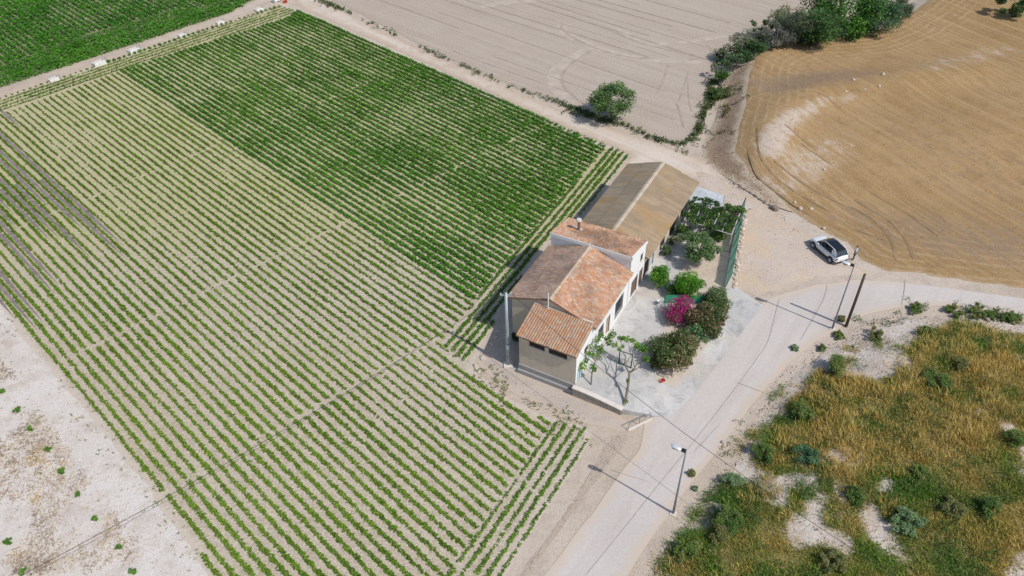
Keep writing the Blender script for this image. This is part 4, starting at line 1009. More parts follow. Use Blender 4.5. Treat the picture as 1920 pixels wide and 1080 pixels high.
shrub('bougainvillea', 'large magenta bougainvillea in full bloom', 'bougainvillea', under(1268, 578, 1.4), 1.6, 1.3, [(0.05, 0.11, 0.02), (0.07, 0.13, 0.03), (0.24, 0.012, 0.10)], 1500, 0.14, 22, bloom=[(0.52, 0.012, 0.22), (0.62, 0.025, 0.29), (0.42, 0.008, 0.17)], bloom_n=2900, bloom_name='bracts')
shrub('bougainvillea', 'small purple bougainvillea at the fence corner by the pergola', 'bougainvillea', under(1376, 408, 1.7), 0.85, 0.8, [(0.06, 0.05, 0.04), (0.05, 0.08, 0.02)], 500, 0.14, 9, lift=0.8, bloom=[(0.24, 0.05, 0.17), (0.30, 0.07, 0.22)], bloom_n=900, bloom_name='bracts')
OLE = [(0.075, 0.115, 0.03), (0.115, 0.135, 0.045), (0.06, 0.10, 0.025), (0.13, 0.115, 0.05)]
PNK = [(0.42, 0.22, 0.17), (0.34, 0.15, 0.11), (0.46, 0.31, 0.23)]
shrub('oleander', 'big oleander at the near end of the flower bed', 'shrub', under(1264, 656, 1.7), 2.45, 1.8, OLE, 8200, 0.21, 24, bloom=PNK, bloom_n=420, rot=HA)
shrub('oleander', 'reddish flowered oleander in the middle of the bed', 'shrub', under(1322, 603, 1.4), 2.15, 1.5, [(0.07, 0.09, 0.03), (0.10, 0.085, 0.035), (0.05, 0.08, 0.022)], 6400, 0.2, 28, bloom=PNK, bloom_n=520, rot=HA)
shrub('flowering_shrub', 'low bush with white flowers between the oleanders', 'shrub', under(1304, 628, 1.1), 1.5, 1.05, [(0.05, 0.12, 0.035), (0.08, 0.16, 0.055)], 1800, 0.18, 14, bloom=[(0.62, 0.66, 0.55), (0.35, 0.45, 0.28)], bloom_n=240)
shrub('green_shrub', 'dense green shrub at the front end of the netting fence', 'shrub', under(1344, 558, 1.1), 1.7, 1.1, [(0.06, 0.105, 0.03), (0.085, 0.13, 0.045), (0.045, 0.085, 0.02)], 3800, 0.16, 22)
shrub('seedling_bush', 'little bush with pale leaves beside the citrus tree foot', 'bush', under(1327, 558, 0.5), 0.45, 0.5, [(0.10, 0.15, 0.06)], 300, 0.12, 6)

for px_, py_, r_, h_, c_, l_ in [(1292, 655, 1.2, .8, OLE, 'olive oleander filling the hedge right of the big one'), (1243, 676, 1.2, .8, [(0.08, 0.135, 0.03), (0.11, 0.16, 0.04)], 'fresh green hedge shrub at the patio side of the big oleander'), (1345, 590, 1.2, .8, OLE, 'olive shrub by the glazed pot on the lane side'), (1288, 598, 1.1, .8, [(0.07, 0.12, 0.03), (0.13, 0.10, 0.045)], 'brownish shrub just below the bougainvillea'), (1330, 630, 1.0, .6, [(0.09, 0.13, 0.035), (0.12, 0.11, 0.05)], 'low ragged shrub at the stone edging of the bed'), (1282, 682, 0.9, .5, OLE, 'low shrub at the lane side foot of the big oleander')]:
    shrub('hedge_shrub', l_, 'shrub', G(px_, py_, yard=True), r_, h_, c_, int(1700 * r_ * r_), 0.17, 16, bloom=PNK, bloom_n=60, ry=r_ * random.uniform(.7, 1.1), rot=random.uniform(0, 3), shell=0.25)
shrub('bedding_shrub', 'low olive green shrub at the foot of the big oleander', 'shrub', G(1232, 688, yard=True), 0.9, 0.55, OLE, 900, 0.16, 10)
shrub('bedding_shrub', 'reddish low shrub on the lane side of the bed', 'shrub', G(1347, 612, yard=True), 0.8, 0.5, [(0.10, 0.085, 0.04), (0.08, 0.10, 0.035)], 800, 0.15, 10)
shrub('rose_bush', 'rose bush with red flowers behind the bougainvillea', 'shrub', under(1318, 578, 1.2), 1.0, 0.9, [(0.06, 0.09, 0.03), (0.09, 0.10, 0.04)], 1300, 0.15, 12, bloom=[(0.42, 0.08, 0.09), (0.45, 0.16, 0.14)], bloom_n=320)
shrub('garden_bush', 'leafy bush between the pergola and the spreading tree', 'bush', under(1283, 432, 0.9), 1.0, 0.8, [(0.06, 0.12, 0.025), (0.085, 0.15, 0.035)], 1500, 0.15, 12)
shrub('garden_bush', 'green bush under the pergola on the fence side', 'bush', under(1352, 436, 1.0), 1.2, 0.8, [(0.055, 0.12, 0.02), (0.09, 0.17, 0.03)], 1700, 0.16, 12)
# ---- fig trees on the patio
def limb_tree(name, label, limbs, clusters, cols, leaf, per, base, stem='bark', n=7):
    t = empty(name, base); tag(t, label, 'tree')
    b = np.asarray(base)
    mb = MB()
    for pts, r0, r1 in limbs:
        q = [np.asarray(p) - b for p in pts]
        mb.tube(q, list(np.linspace(r0, r1, len(q))), n)
    mb.build('trunk', M[stem], t)
    cs = np.array([np.asarray(c[0]) - b for c in clusters]); rr = np.array([c[1] for c in clusters])
    nn = int(per * (rr ** 2).sum() / (0.35 ** 2))
    C, k = blob_points(cs, rr, nn, 0.35)
    col = np.asarray(cols)[RNG.integers(0, len(cols), len(cs))[k]] * RNG.uniform(0.75, 1.25, (nn, 1))
    leaf_obj('crown', C, leaf * RNG.uniform(0.7, 1.3, nn), leaf * 0.75, col, M['leaf'], t, 1.3)
    return t
FIG = [(0.12, 0.25, 0.022), (0.155, 0.30, 0.035), (0.085, 0.19, 0.018)]
f0 = at(1163, 776, 0.1); f1 = at(1173, 750, 0.9); f2 = at(1178, 720, 1.8); f3 = at(1180, 700, 2.5)
fa = [at(1171, 684, 2.9), at(1173, 668, 3.2), at(1160, 650, 3.6), at(1152, 646, 3.7)]
fb = [at(1190, 690, 2.9), at(1200, 670, 3.4), at(1204, 655, 3.7)]
fc = [at(1176, 690, 2.8), at(1183, 668, 3.3), at(1178, 640, 4.0)]
limb_tree('fig_tree', 'leaning fig tree with bare branches over the patio edge', [([f0, f1, f2, f3], 0.14, 0.09), ([f3, *fa], 0.075, 0.03), ([f3, *fb], 0.075, 0.03), ([fa[0], *fc[1:]], 0.045, 0.02), ([fb[0], at(1186, 672, 3.2), at(1190, 645, 3.8)], 0.04, 0.02), ([f3, at(1196, 690, 3.1), at(1212, 678, 3.5)], 0.04, 0.02)],
          [(at(1165, 634, 4.0), .36), (at(1174, 635, 4.1), .34), (at(1186, 638, 4.1), .32), (at(1153, 647, 3.7), .30), (at(1167, 650, 3.6), .24), (at(1194, 645, 3.9), .30), (at(1200, 652, 3.8), .42), (at(1209, 655, 3.8), .38), (at(1212, 674, 3.5), .34), (at(1177, 713, 2.1), .22), (at(1180, 698, 2.5), .16), (at(1175, 752, 0.9), .2), (at(1160, 655, 3.5), .2)], FIG, 0.2, 46, f0)
g0 = G(1108, 722, yard=True); g0[2] -= 0.02
gl = lambda x, y, z: at(x, y, z)
limb_tree('fig_tree', 'leafy young fig tree against the white annexe wall', [([g0, gl(1110, 700, 2.0), gl(1116, 678, 2.9), gl(1124, 660, 3.3), gl(1138, 640, 3.7)], 0.07, 0.02), ([gl(1110, 700, 2.0), gl(1098, 690, 2.5), gl(1090, 688, 2.7)], 0.04, 0.02), ([gl(1116, 678, 2.9), gl(1108, 662, 3.4), gl(1116, 645, 3.6)], 0.04, 0.02)],
          [(gl(1092, 686, 2.7), .42), (gl(1100, 676, 2.8), .3), (gl(1112, 688, 2.6), .38), (gl(1112, 664, 3.2), .42), (gl(1104, 664, 3.1), .3), (gl(1124, 668, 3.0), .32), (gl(1128, 657, 3.3), .36), (gl(1118, 650, 3.4), .26), (gl(1108, 648, 3.3), .3), (gl(1120, 637, 3.6), .36), (gl(1128, 628, 3.7), .34), (gl(1142, 640, 3.5), .42), (gl(1147, 626, 3.8), .42), (gl(1138, 634, 3.6), .3), (gl(1116, 694, 2.4), .22), (gl(1126, 650, 3.3), .25)], FIG, 0.19, 40, g0)
h0 = at(1070, 737, 0.0)
limb_tree('fig_sapling', 'small sapling at the front corner of the annexe', [([h0, at(1071, 722, .5), at(1069, 700, 1.3), at(1068, 690, 1.7)], 0.05, 0.02)], [(at(1069, 692, 1.6), .36), (at(1066, 698, 1.4), .25), (at(1073, 690, 1.6), .22), (at(1071, 712, .85), .26), (at(1072, 720, .6), .2)], [(0.05, 0.12, 0.02), (0.08, 0.16, 0.025)], 0.16, 60, h0)
shrub('ivy_clump', 'dark ivy clump growing at the shaded left house wall', 'bush', at(972, 640, 0), 0.9, 0.9, [(0.03, 0.06, 0.015), (0.045, 0.085, 0.02)], 900, 0.15, 9)

# ---- trees and bushes of the upper right hedge
def hedge(px, py, zc): return under(px, py, zc, yard=False)
OLV = [(0.095, 0.115, 0.06), (0.12, 0.14, 0.08), (0.07, 0.09, 0.045)]
DKG = [(0.03, 0.075, 0.018), (0.045, 0.10, 0.025), (0.06, 0.12, 0.03)]
tree('field_tree', 'lone leafy tree standing between the track and the ploughed field', hedge(1149, 183, 3.2), 1.3, 0.17, 3.5, 2.6, [(0.055, 0.12, 0.025), (0.08, 0.155, 0.04), (0.045, 0.10, 0.02), (0.11, 0.17, 0.06)], 7500, 0.25, 60, shell=0.2, dense=0.2)
tree('carob_tree', 'big bright green tree at the top of the hedge', hedge(1582, 18, 4.0), 1.8, 0.3, 6.4, 4.8, [(0.05, 0.14, 0.015), (0.07, 0.18, 0.022), (0.035, 0.10, 0.012)], 11000, 0.36, 60, shell=0.5, dense=0.5)
tree('hedge_tree', 'dark green tree left of the big bright tree', hedge(1540, 52, 2.6), 1.0, 0.2, 4.0, 3.2, DKG, 5600, 0.3, 36, dense=.4)
tree('hedge_tree', 'tall dark shrubby tree right of the big bright tree', hedge(1643, 28, 2.6), 1.0, 0.2, 4.2, 3.2, [(0.035, 0.085, 0.03), (0.05, 0.11, 0.045), (0.07, 0.13, 0.06)], 5600, 0.3, 36, dense=.4)
tree('hedge_tree', 'grey green tree at the right end of the hedge', hedge(1685, 18, 2.0), 0.7, 0.15, 3.0, 2.3, OLV, 3200, 0.26, 24)
tree('olive_tree', 'grey green olive tree in the middle of the hedge', hedge(1500, 48, 2.6), 0.9, 0.18, 3.6, 3.0, OLV, 5200, 0.26, 36, dense=.4, stem='greybark')
tree('olive_tree', 'yellowish olive tree left of the dark hedge tree', hedge(1470, 42, 2.6), 0.9, 0.16, 3.0, 2.8, [(0.10, 0.13, 0.05), (0.13, 0.15, 0.07), (0.08, 0.11, 0.04)], 4000, 0.26, 30, dense=.4, stem='greybark')
shrub('grey_bush', 'silvery half bare bush in front of the olive trees', 'bush', hedge(1458, 70, 1.4), 3.4, 2.0, [(0.16, 0.155, 0.125), (0.21, 0.20, 0.165), (0.12, 0.12, 0.09)], 1700, 0.24, 18, stem='greybark', open_=0.7, shell=0.2)
tree('wild_fig', 'open wild fig tree at the field side of the hedge', hedge(1430, 40, 2.8), 1.4, 0.12, 2.1, 1.5, [(0.10, 0.14, 0.05), (0.13, 0.17, 0.06)], 700, 0.34, 18, open_=0.8, shell=0.2)
tree('tamarisk', 'slender grey green tamarisk at the lower hedge', hedge(1393, 84, 2.2), 0.6, 0.12, 2.0, 2.5, [(0.10, 0.125, 0.065), (0.13, 0.15, 0.085)], 3400, 0.22, 26, dense=.5)
shrub('hedge_bush', 'dark bush filling the hedge below the tamarisk', 'bush', hedge(1405, 100, 1.2), 2.8, 1.5, DKG, 2600, 0.26, 12)
shrub('hedge_bush', 'low green bush at the bend of the hedge', 'bush', hedge(1362, 104, 1.1), 2.3, 1.3, [(0.05, 0.09, 0.03), (0.075, 0.12, 0.04)], 1300, 0.25, 12)
shrub('hedge_bush', 'loose green bush on the bank under the hedge', 'bush', hedge(1378, 118, 1.1), 2.3, 1.3, [(0.065, 0.11, 0.04), (0.09, 0.14, 0.06)], 1200, 0.25, 12)
tree('wild_fig', 'sparse little fig leaning over the ploughed field corner', hedge(1345, 124, 1.8), 1.0, 0.08, 1.3, 0.9, [(0.11, 0.14, 0.06), (0.14, 0.16, 0.08)], 320, 0.32, 12, open_=0.8, shell=0.2)
shrub('hedge_bush', 'bright green bush at the lower end of the hedge', 'bush', hedge(1352, 148, 1.0), 1.8, 1.1, [(0.045, 0.10, 0.02), (0.065, 0.13, 0.03)], 1000, 0.24, 10)
shrub('hedge_bush', 'dark undergrowth beneath the bright tree', 'bush', hedge(1520, 72, 1.1), 3.2, 1.2, [(0.03, 0.06, 0.02), (0.05, 0.08, 0.03)], 2200, 0.28, 16, ry=1.6, rot=rad(30))
shrub('hedge_bush', 'green undergrowth right of the bright tree', 'bush', hedge(1610, 58, 1.1), 3.0, 1.2, [(0.045, 0.085, 0.025), (0.06, 0.11, 0.035)], 2200, 0.28, 16, ry=1.6, rot=rad(40))
shrub('hedge_bush', 'green bush low on the bank beside the field corner path', 'bush', hedge(1344, 178, 0.7), 1.4, 0.8, [(0.05, 0.10, 0.02), (0.085, 0.13, 0.035)], 1200, 0.22, 12)
shrub('hedge_bush', 'grey bush between the tamarisk and the silvery bush', 'bush', hedge(1425, 78, 1.3), 2.4, 1.5, [(0.10, 0.12, 0.07), (0.07, 0.10, 0.05)], 2200, 0.24, 14)
tree('corner_tree', 'dark tree in the far upper right corner', hedge(1908, 4, 2.2), 0.9, 0.2, 3.4, 2.2, DKG, 2600, 0.34, 20)

# ---- saplings on the fallow land
ORD = ['first', 'second', 'third', 'fourth', 'fifth', 'sixth', 'seventh', 'eighth']
for k_, (x, y) in enumerate([(7, 736), (33, 772), (60, 806), (91, 846), (117, 887), (149, 930), (182, 975), (224, 1029), (18, 1018), (46, 1074), (252, 1074)]):
    shrub('sapling', (ORD[k_] + ' small green sapling from the top of the row on the fallow ground') if k_ < 8 else ['spreading green sapling alone on bare chalk left of the row', 'green sapling at the lower left under the overhead cable', 'green sapling at the bottom edge right of the row'][k_ - 8], 'sapling', at(x, y, 0), 0.36, 0.26, [(0.075, 0.17, 0.022), (0.10, 0.21, 0.03)], 170, 0.16, 6, group='saplings on the fallow ground')

# ================================================================== SCRUB
def blades(name, P, hgt, n, cols, label, spread=0.35, lean=0.5, wid=0.045, parent=None, zf=hz):
    N = len(P); idx = np.repeat(np.arange(N), n); L = len(idx)
    s = RNG.uniform(0.6, 1.3, N)[idx]
    x = P[idx, 0] + RNG.normal(0, spread, L) * s; y = P[idx, 1] + RNG.normal(0, spread, L) * s
    z = zf(x, y)
    h = hgt * s * RNG.uniform(0.5, 1.15, L) * (0.35 + 1.3 * fbm(x, y, 1.6, 19, 2)); th = RNG.uniform(0, 6.283, L); ld = RNG.uniform(0.1, 1.0, L) * lean * h
    wv = np.stack([-np.sin(th), np.cos(th), np.zeros(L)], -1) * (wid * RNG.uniform(0.7, 1.5, L))[:, None]
    b = np.stack([x, y, z], -1); tip = b + np.stack([np.cos(th) * ld, np.sin(th) * ld, h], -1); mid = b * 0.45 + tip * 0.55 + np.array([0, 0, 1]) * (h * 0.12)[:, None]
    V = np.empty((L, 4, 3)); V[:, 0] = b - wv * .6; V[:, 1] = mid - wv * .0 + wv; V[:, 2] = tip; V[:, 3] = mid - wv
    c = np.asarray(cols)[idx] * RNG.uniform(0.7, 1.3, (L, 1))
    me = poly_mesh_np(name, V.reshape(-1, 3), 4, c, M['grass'])
    return tag(link(bpy.data.objects.new(name, me), parent), label, None, kind='stuff')
lo, hi = np.array([5, 14]), np.array([58, 56])
Q = RNG.uniform(lo, hi, (34000, 2)); Q = Q[inside(Q, SCRUB)]
BARE = [(G(x, y)[:2], r) for x, y, r in [(1650, 690, 2.3), (1605, 668, 1.9), (1690, 612, 1.9), (1640, 612, 2.0), (1550, 790, 0.8), (1475, 905, 0.9), (1500, 1000, 1.2), (1570, 1025, 1.0), (1660, 905, 0.9), (1490, 868, 0.7), (1430, 890, 0.7), (1760, 605, 1.4), (1570, 625, 1.6), (1885, 800, 0.8), (1650, 1005, 0.8), (1500, 690, 1.2), (1460, 765, 0.8)]]
def cover_at(P):
    d_ = edge_dist(P, SCRUB); b = fbm(P[:, 0], P[:, 1], 5.0, 31, 4)
    for c_, r_ in BARE: b = b - 0.27 * np.exp(-(np.linalg.norm(P - c_, axis=1) / r_) ** 2)
    return b + 0.5 * (fbm(P[:, 0], P[:, 1], 1.7, 63, 3) - 0.5) - 0.30 * (1 - smooth(0.4, 2.8, d_))
cvr = cover_at(Q); k = cvr + RNG.normal(0, 0.06, len(Q)) > 0.315; Q = Q[k]
so = bpy.data.objects['scrubland']; vv_ = np.zeros(len(so.data.vertices) * 3); so.data.vertices.foreach_get('co', vv_); vv_ = vv_.reshape(-1, 3)[:, :2]
ca_ = so.data.attributes.new('cover', 'FLOAT', 'POINT'); ca_.data.foreach_set('value', smooth(0.24, 0.40, cover_at(vv_)).astype(np.float32))
dry = 0.55 * fbm(Q[:, 0], Q[:, 1] * 1.6, 6.5, 77, 3) + 0.45 * fbm(Q[:, 0], Q[:, 1] * 1.4, 2.4, 78, 3) + 0.05 * smooth(36, 45, Q[:, 1]) - 0.05 * smooth(34, 24, Q[:, 1])
dn = dry + RNG.normal(0, 0.06, len(Q))
isdry = dn > 0.555
QD, QG = Q[isdry], Q[~isdry]
cd = np.array([(0.58, 0.41, 0.10), (0.68, 0.51, 0.17), (0.52, 0.39, 0.115), (0.48, 0.40, 0.15)])[RNG.integers(0, 4, len(QD))]
cg = np.array([(0.10, 0.22, 0.025), (0.15, 0.26, 0.035), (0.215, 0.28, 0.05), (0.31, 0.30, 0.07), (0.40, 0.325, 0.085), (0.48, 0.36, 0.095)])[((fbm(QG[:, 0], QG[:, 1], 3.0, 41, 3) * 2.2 - 0.6 + RNG.normal(0, .12, len(QG))) * 6).clip(0, 5).astype(int)]
blades('dry_grass', QD, 0.50, 26, cd, 'golden dry grass covering the scrubby slope', spread=0.26, lean=1.0, wid=0.014)
blades('green_grass', QG, 0.26, 26, cg, 'green and olive tufts among the dry grass', spread=0.26, lean=1.4, wid=0.018)
ug = RNG.uniform(lo, hi, (15000, 2)); ug = ug[inside(ug, SCRUB)]; ug = ug[(cover_at(ug) > 0.30) & (fbm(ug[:, 0], ug[:, 1], 3.2, 141, 3) + 0.10 * (1 - smooth(1.5, 6, edge_dist(ug, SCRUB))) + RNG.normal(0, .03, len(ug)) > 0.53)]
weed_stuff('undergrowth', ug, 0.42, 0.42, 0.13, [(0.08, 0.17, 0.028), (0.12, 0.20, 0.04), (0.165, 0.21, 0.055), (0.065, 0.135, 0.025)], 'leafy green undergrowth spreading between the bushes of the slope', 30)
SHC = {'g': [(0.08, 0.14, 0.025), (0.115, 0.175, 0.035), (0.16, 0.18, 0.05)], 'b': [(0.06, 0.13, 0.055), (0.08, 0.16, 0.075)], 'o': [(0.13, 0.145, 0.045), (0.165, 0.165, 0.06)], 'd': [(0.07, 0.125, 0.025), (0.10, 0.15, 0.035)], 'l': [(0.13, 0.20, 0.085), (0.16, 0.235, 0.11)]}
for (px_, py_, r, h, c, lab) in [
    (1372, 908, 0.85, 0.45, 'l', 'round pale green bush standing alone beside the lane'), (1563, 697, 1.15, 0.7, 'g', 'rounded green bush at the edge of the white bare patch'),
    (1512, 862, 1.2, 0.5, 'b', 'bluish green cushion bush among the dry grass'), (1502, 780, 1.1, 0.55, 'g', 'dark green bush on the slope edge above the lane'),
    (1430, 858, 1.1, 0.5, 'd', 'dark green bush left of the bluish cushion'), (1290, 1040, 1.1, 0.5, 'g', 'bright green bush near the bottom of the slope edge'),
    (1365, 985, 1.3, 0.6, 'd', 'dark broad bush above the bright bottom bush'), (1719, 890, 0.7, 0.4, 'g', 'small dark bush beside a bare chalk patch'),
    (1700, 985, 1.4, 0.5, 'l', 'wide light green bush low on the slope'), (1785, 960, 1.2, 0.5, 'o', 'olive green bush near the lower right'),
    (1850, 955, 1.1, 0.5, 'd', 'dark bush at the right side of the slope'), (1900, 830, 1.0, 0.5, 'g', 'green bush at the right picture edge'),
    (1755, 720, 1.4, 0.5, 'd', 'dark green patch bush in the golden grass'), (1800, 690, 1.0, 0.45, 'o', 'olive bush behind the dark patch bush'),
    (1790, 588, 1.1, 0.35, 'g', 'left green mat of weeds on the upper verge'), (1836, 592, 1.3, 0.4, 'g', 'broad green mat of weeds on the upper verge'), (1895, 600, 1.1, 0.35, 'g', 'right green mat of weeds on the upper verge'),
    (1715, 583, 0.9, 0.3, 'd', 'grey green weed mat at the inner curve of the lane'), (1640, 632, 1.0, 0.35, 'o', 'olive weed clump above the white bare patch'), (1735, 628, 0.8, 0.35, 'g', 'bright weed clump under the upper verge'),
    (1540, 655, 0.5, 0.25, 'd', 'tiny dark tuft at the corner by the poles'), (1572, 632, 0.7, 0.25, 'g', 'flat green weeds right below the wooden pole'), (1576, 601, 0.55, 0.2, 'o', 'yellowish weed clump between the two poles'),
    (1490, 655, 0.45, 0.2, 'l', 'little light weed at the lane edge'), (1345, 1010, 0.9, 0.5, 'o', 'olive bush beside the dark broad bush'), (1295, 890, 0.4, 0.2, 'o', 'yellowish weed at the foot of the near lamp'), (1303, 918, 0.25, 0.15, 'l', 'tiny green weed near the lamp foot'),
    (1600, 935, 1.0, 0.45, 'd', 'dark bush in the middle of the lower slope'), (1560, 1060, 1.1, 0.45, 'o', 'olive bush at the bottom edge')]:
    shrub('scrub_bush', lab, 'bush', G(px_, py_), r * 1.25, h * 1.15, SHC[c], int(2000 * r * r + 300), 0.125, 24, shell=0.3, ry=r * random.uniform(.8, 1.2), rot=random.uniform(0, 3))
# dry tufts on the fallow land and stubble-field litter
FP = W(FALLOW_PX); Q = RNG.uniform(FP.min(0), FP.max(0), (20000, 2)); Q = Q[inside(Q, FP)]
k = (fbm(Q[:, 0], Q[:, 1], 3.5, 55, 4) + RNG.normal(0, .03, len(Q)) > 0.465) & (edge_dist(Q, FP) > 3.6); Q = Q[k]
cf = np.array([(0.52, 0.39, 0.19), (0.44, 0.35, 0.26), (0.50, 0.42, 0.31), (0.38, 0.31, 0.245)])[(fbm(Q[:, 0], Q[:, 1], 2.0, 91) * 6.99 - 1.5).clip(0, 3).astype(int)]
blades('dry_weeds', Q, 0.16, 7, cf, 'flattened dry weeds scattered on the chalky fallow ground', spread=0.17, lean=2.4, wid=0.035)
Q = RNG.uniform(STUB.min(0), [95, 140], (24000, 2)); Q = Q[inside(Q, STUB)]; Q = Q[edge_dist(Q, STUB) > 0.5]
cf = np.array([(0.41, 0.285, 0.14), (0.36, 0.245, 0.115), (0.46, 0.33, 0.18)])[RNG.integers(0, 3, len(Q))]
blades('stubble', Q, 0.07, 4, cf, 'short straw stubble left on the mown field', spread=0.22, lean=1.2, wid=0.03)

# ================================================================== STONES
def rock_mesh(seed, s):
    rr = random.Random(seed); bm = bmesh.new(); bmesh.ops.create_icosphere(bm, subdivisions=2, radius=1.0)
    for v in bm.verts:
        k = 1 + 0.25 * (rr.random() - 0.5) + 0.22 * math.sin(v.co.x * 3 + seed) * math.cos(v.co.y * 2.5)
        v.co = Vector((v.co.x * s[0] * k, v.co.y * s[1] * k, v.co.z * s[2] * k))
    me = bpy.data.meshes.new('rock'); bm.to_mesh(me); bm.free(); me.materials.append(M['rock']); return me
M['rock_d'] = simple('dark_stone_and_shadow', (0.26, 0.215, 0.175), 0.95, 0.1, var=0.35, scale=4)  # dark tone stands in for the bank edge shadow; the boulder shares it
RM_ = [rock_mesh(i, (0.30, 0.24, 0.17)) for i in range(5)]
RD_ = []
for m_ in RM_:
    m2 = m_.copy(); m2.materials.clear(); m2.materials.append(M['rock_d']); RD_.append(m2)
def rock(p, s, label, group=None, name='rock', i=None, dark=False):
    o = bpy.data.objects.new(name, (RD_ if dark else RM_)[random.randrange(5) if i is None else i]); link(o)
    o.location = (p[0], p[1], p[2] + 0.06 * s); o.scale = (s, s * random.uniform(.8, 1.1), s * random.uniform(.8, 1.2)); o.rotation_euler = (random.uniform(-.2, .2), random.uniform(-.2, .2), random.uniform(0, 6.28))
    return tag(o, label, 'stone', group)
for k in range(17):
    f = k / 16; q = at(1375 + (1396 - 1375) * f + random.uniform(-1.5, 1.5), 545 - 132 * f + random.uniform(-2, 2), 0.12)
    q[2] = max(0.05, float(yard_z(q[0], q[1])[0])); rock(q, random.uniform(.75, 1.2), 'pale stone in the line along the outside of the netting fence', 'stones along the netting fence')
for k, (x, y) in enumerate([(1262, 706), (1278, 694), (1292, 680), (1304, 668), (1318, 655), (1326, 644), (1334, 632), (1340, 620), (1349, 608)]):
    rock(G(x, y, yard=True), random.uniform(.6, 1.0), 'whitish edging stone at the lane side of the flower bed', 'edging stones of the flower bed')
rock(G(1357, 831), 0.9, 'single white stone on the verge across the lane', i=1)
rock(G(1452, 392), 1.9, 'dark boulder at the lower end of the yard bank', name='boulder', i=2, dark=True)
for k, (x, y) in enumerate([(1378, 344), (1388, 349), (1398, 354), (1408, 360), (1417, 367), (1426, 373), (1435, 379), (1443, 384)]):  # stones added in place of the shadow line under the bank edge
    rock(G(x, y) - np.array([0, 0, .08]), random.uniform(.6, .95), 'dark stone added for the shadow line under the bank edge', 'stones added for the bank edge shadow', dark=True)
for k, (x, y) in enumerate([(1600, 150), (1622, 168), (1648, 162), (1586, 172), (1655, 140), (1545, 318), (1490, 380), (1520, 392), (1500, 392), (1545, 428)]):
    rock(G(x, y), random.uniform(.6, 1.1), 'pale stone lying on the stubble field', 'stones on the stubble field')
for k, (x, y) in enumerate([(893, 688), (898, 697), (905, 672), (935, 622), (928, 632), (922, 645)]):
    rock(at(x, y, 0), random.uniform(.7, 1.1), 'pale stone at the field corner by the tall pole', 'stones at the field corner')

def gravel(name, P, size, cols, label, zf=hz):
    n = len(P); sz = size * RNG.uniform(0.4, 1.6, n) ** 1.5
    o_ = np.array([(1, 0, 0), (0, 1, 0), (-1, 0, 0), (0, -1, 0), (0, 0, .8), (0, 0, -.5)]); tri = [(0, 1, 4), (1, 2, 4), (2, 3, 4), (3, 0, 4), (1, 0, 5), (2, 1, 5), (3, 2, 5), (0, 3, 5)]
    a = RNG.uniform(0, 6.283, n); c_, s_ = np.cos(a), np.sin(a)
    pts = o_[None] * RNG.uniform(0.6, 1.3, (n, 6, 1)) * sz[:, None, None]
    q = np.stack([pts[..., 0] * c_[:, None] - pts[..., 1] * s_[:, None], pts[..., 0] * s_[:, None] + pts[..., 1] * c_[:, None], pts[..., 2]], -1)
    q = q + np.column_stack([P, zf(P[:, 0], P[:, 1]) + 0.02 + 0.2 * sz])[:, None, :]
    V = q[:, np.array(tri).ravel(), :].reshape(-1, 3)
    col = np.repeat(np.asarray(cols)[RNG.integers(0, len(cols), n)] * RNG.uniform(.8, 1.15, (n, 1)), 8, axis=0)
    return tag(link(bpy.data.objects.new(name, poly_mesh_np(name, V, 3, col, M['clod']))), label, None, kind='stuff')
M['clod'] = vcol('clod', 0.95, 0.1, 0.2, 6.0)
CL = [(0.52, 0.44, 0.36), (0.44, 0.36, 0.29), (0.60, 0.52, 0.45), (0.36, 0.295, 0.24)]
gp = RNG.uniform(SCRUB.min(0) - 1, [50, 56], (26000, 2)); ins = inside(gp, SCRUB); dd_ = edge_dist(gp, SCRUB); gp = gp[(ins & (dd_ < 3.4) & (fbm(gp[:, 0], gp[:, 1], 2.5, 13) > 0.40)) | (~ins & (dd_ < 0.5) & (RNG.random(len(gp)) < 0.3)) | (ins & (cover_at(gp) < 0.30) & (RNG.random(len(gp)) < 0.5))]
gravel('loose_stones', gp, 0.055, CL, 'loose stones and clods on the eroded verge below the scrub')
gp = np.concatenate([VERGE[RNG.integers(0, len(VERGE), 1)] * 0 + RNG.uniform(VERGE.min(0), VERGE.max(0), (9000, 2))]); gp = gp[inside(gp, VERGE)]
gravel('verge_clods', gp, 0.035, [(0.46, 0.38, 0.31), (0.40, 0.33, 0.27), (0.52, 0.44, 0.36)], 'crumbled clods on the verge beside the vegetable field')
bkp = W(BANK_PX); gp = RNG.uniform(bkp.min(0), bkp.max(0), (3200, 2)); gp = gp[inside(gp, bkp) & ~inside(gp, STUB)]
gravel('bank_clods', gp, 0.06, [(0.33, 0.245, 0.175), (0.38, 0.285, 0.205), (0.26, 0.19, 0.135)], 'dark clods and stones on the earth bank')
yp = W(YARD_PX); gp = RNG.uniform(yp.min(0), yp.max(0), (5000, 2)); gp = gp[inside(gp, yp) & (fbm(gp[:, 0], gp[:, 1], 4, 3) > 0.5) & (edge_dist(gp, yp) < 4)]
gravel('yard_gravel', gp, 0.04, CL, 'scattered gravel along the edges of the dirt yard')
gp = np.concatenate([along([(720, 92), (905, 176), (1062, 248), (1180, 298)], 9, 0.5, 0.4, 31), along([(700, 52), (960, 168), (1180, 246), (1290, 285)], 9, 0.5, 0.4, 32)])
gravel('track_gravel', gp, 0.055, CL, 'small stones along both edges of the dirt track')
gp = RNG.uniform(FP.min(0), FP.max(0), (12000, 2)); gp = gp[inside(gp, FP) & (fbm(gp[:, 0], gp[:, 1], 3.0, 71) > 0.46)]
gravel('chalk_clods', gp, 0.045, [(0.58, 0.52, 0.47), (0.48, 0.41, 0.36), (0.66, 0.61, 0.57), (0.40, 0.34, 0.30)], 'chalk crumbs and clods on the fallow ground')

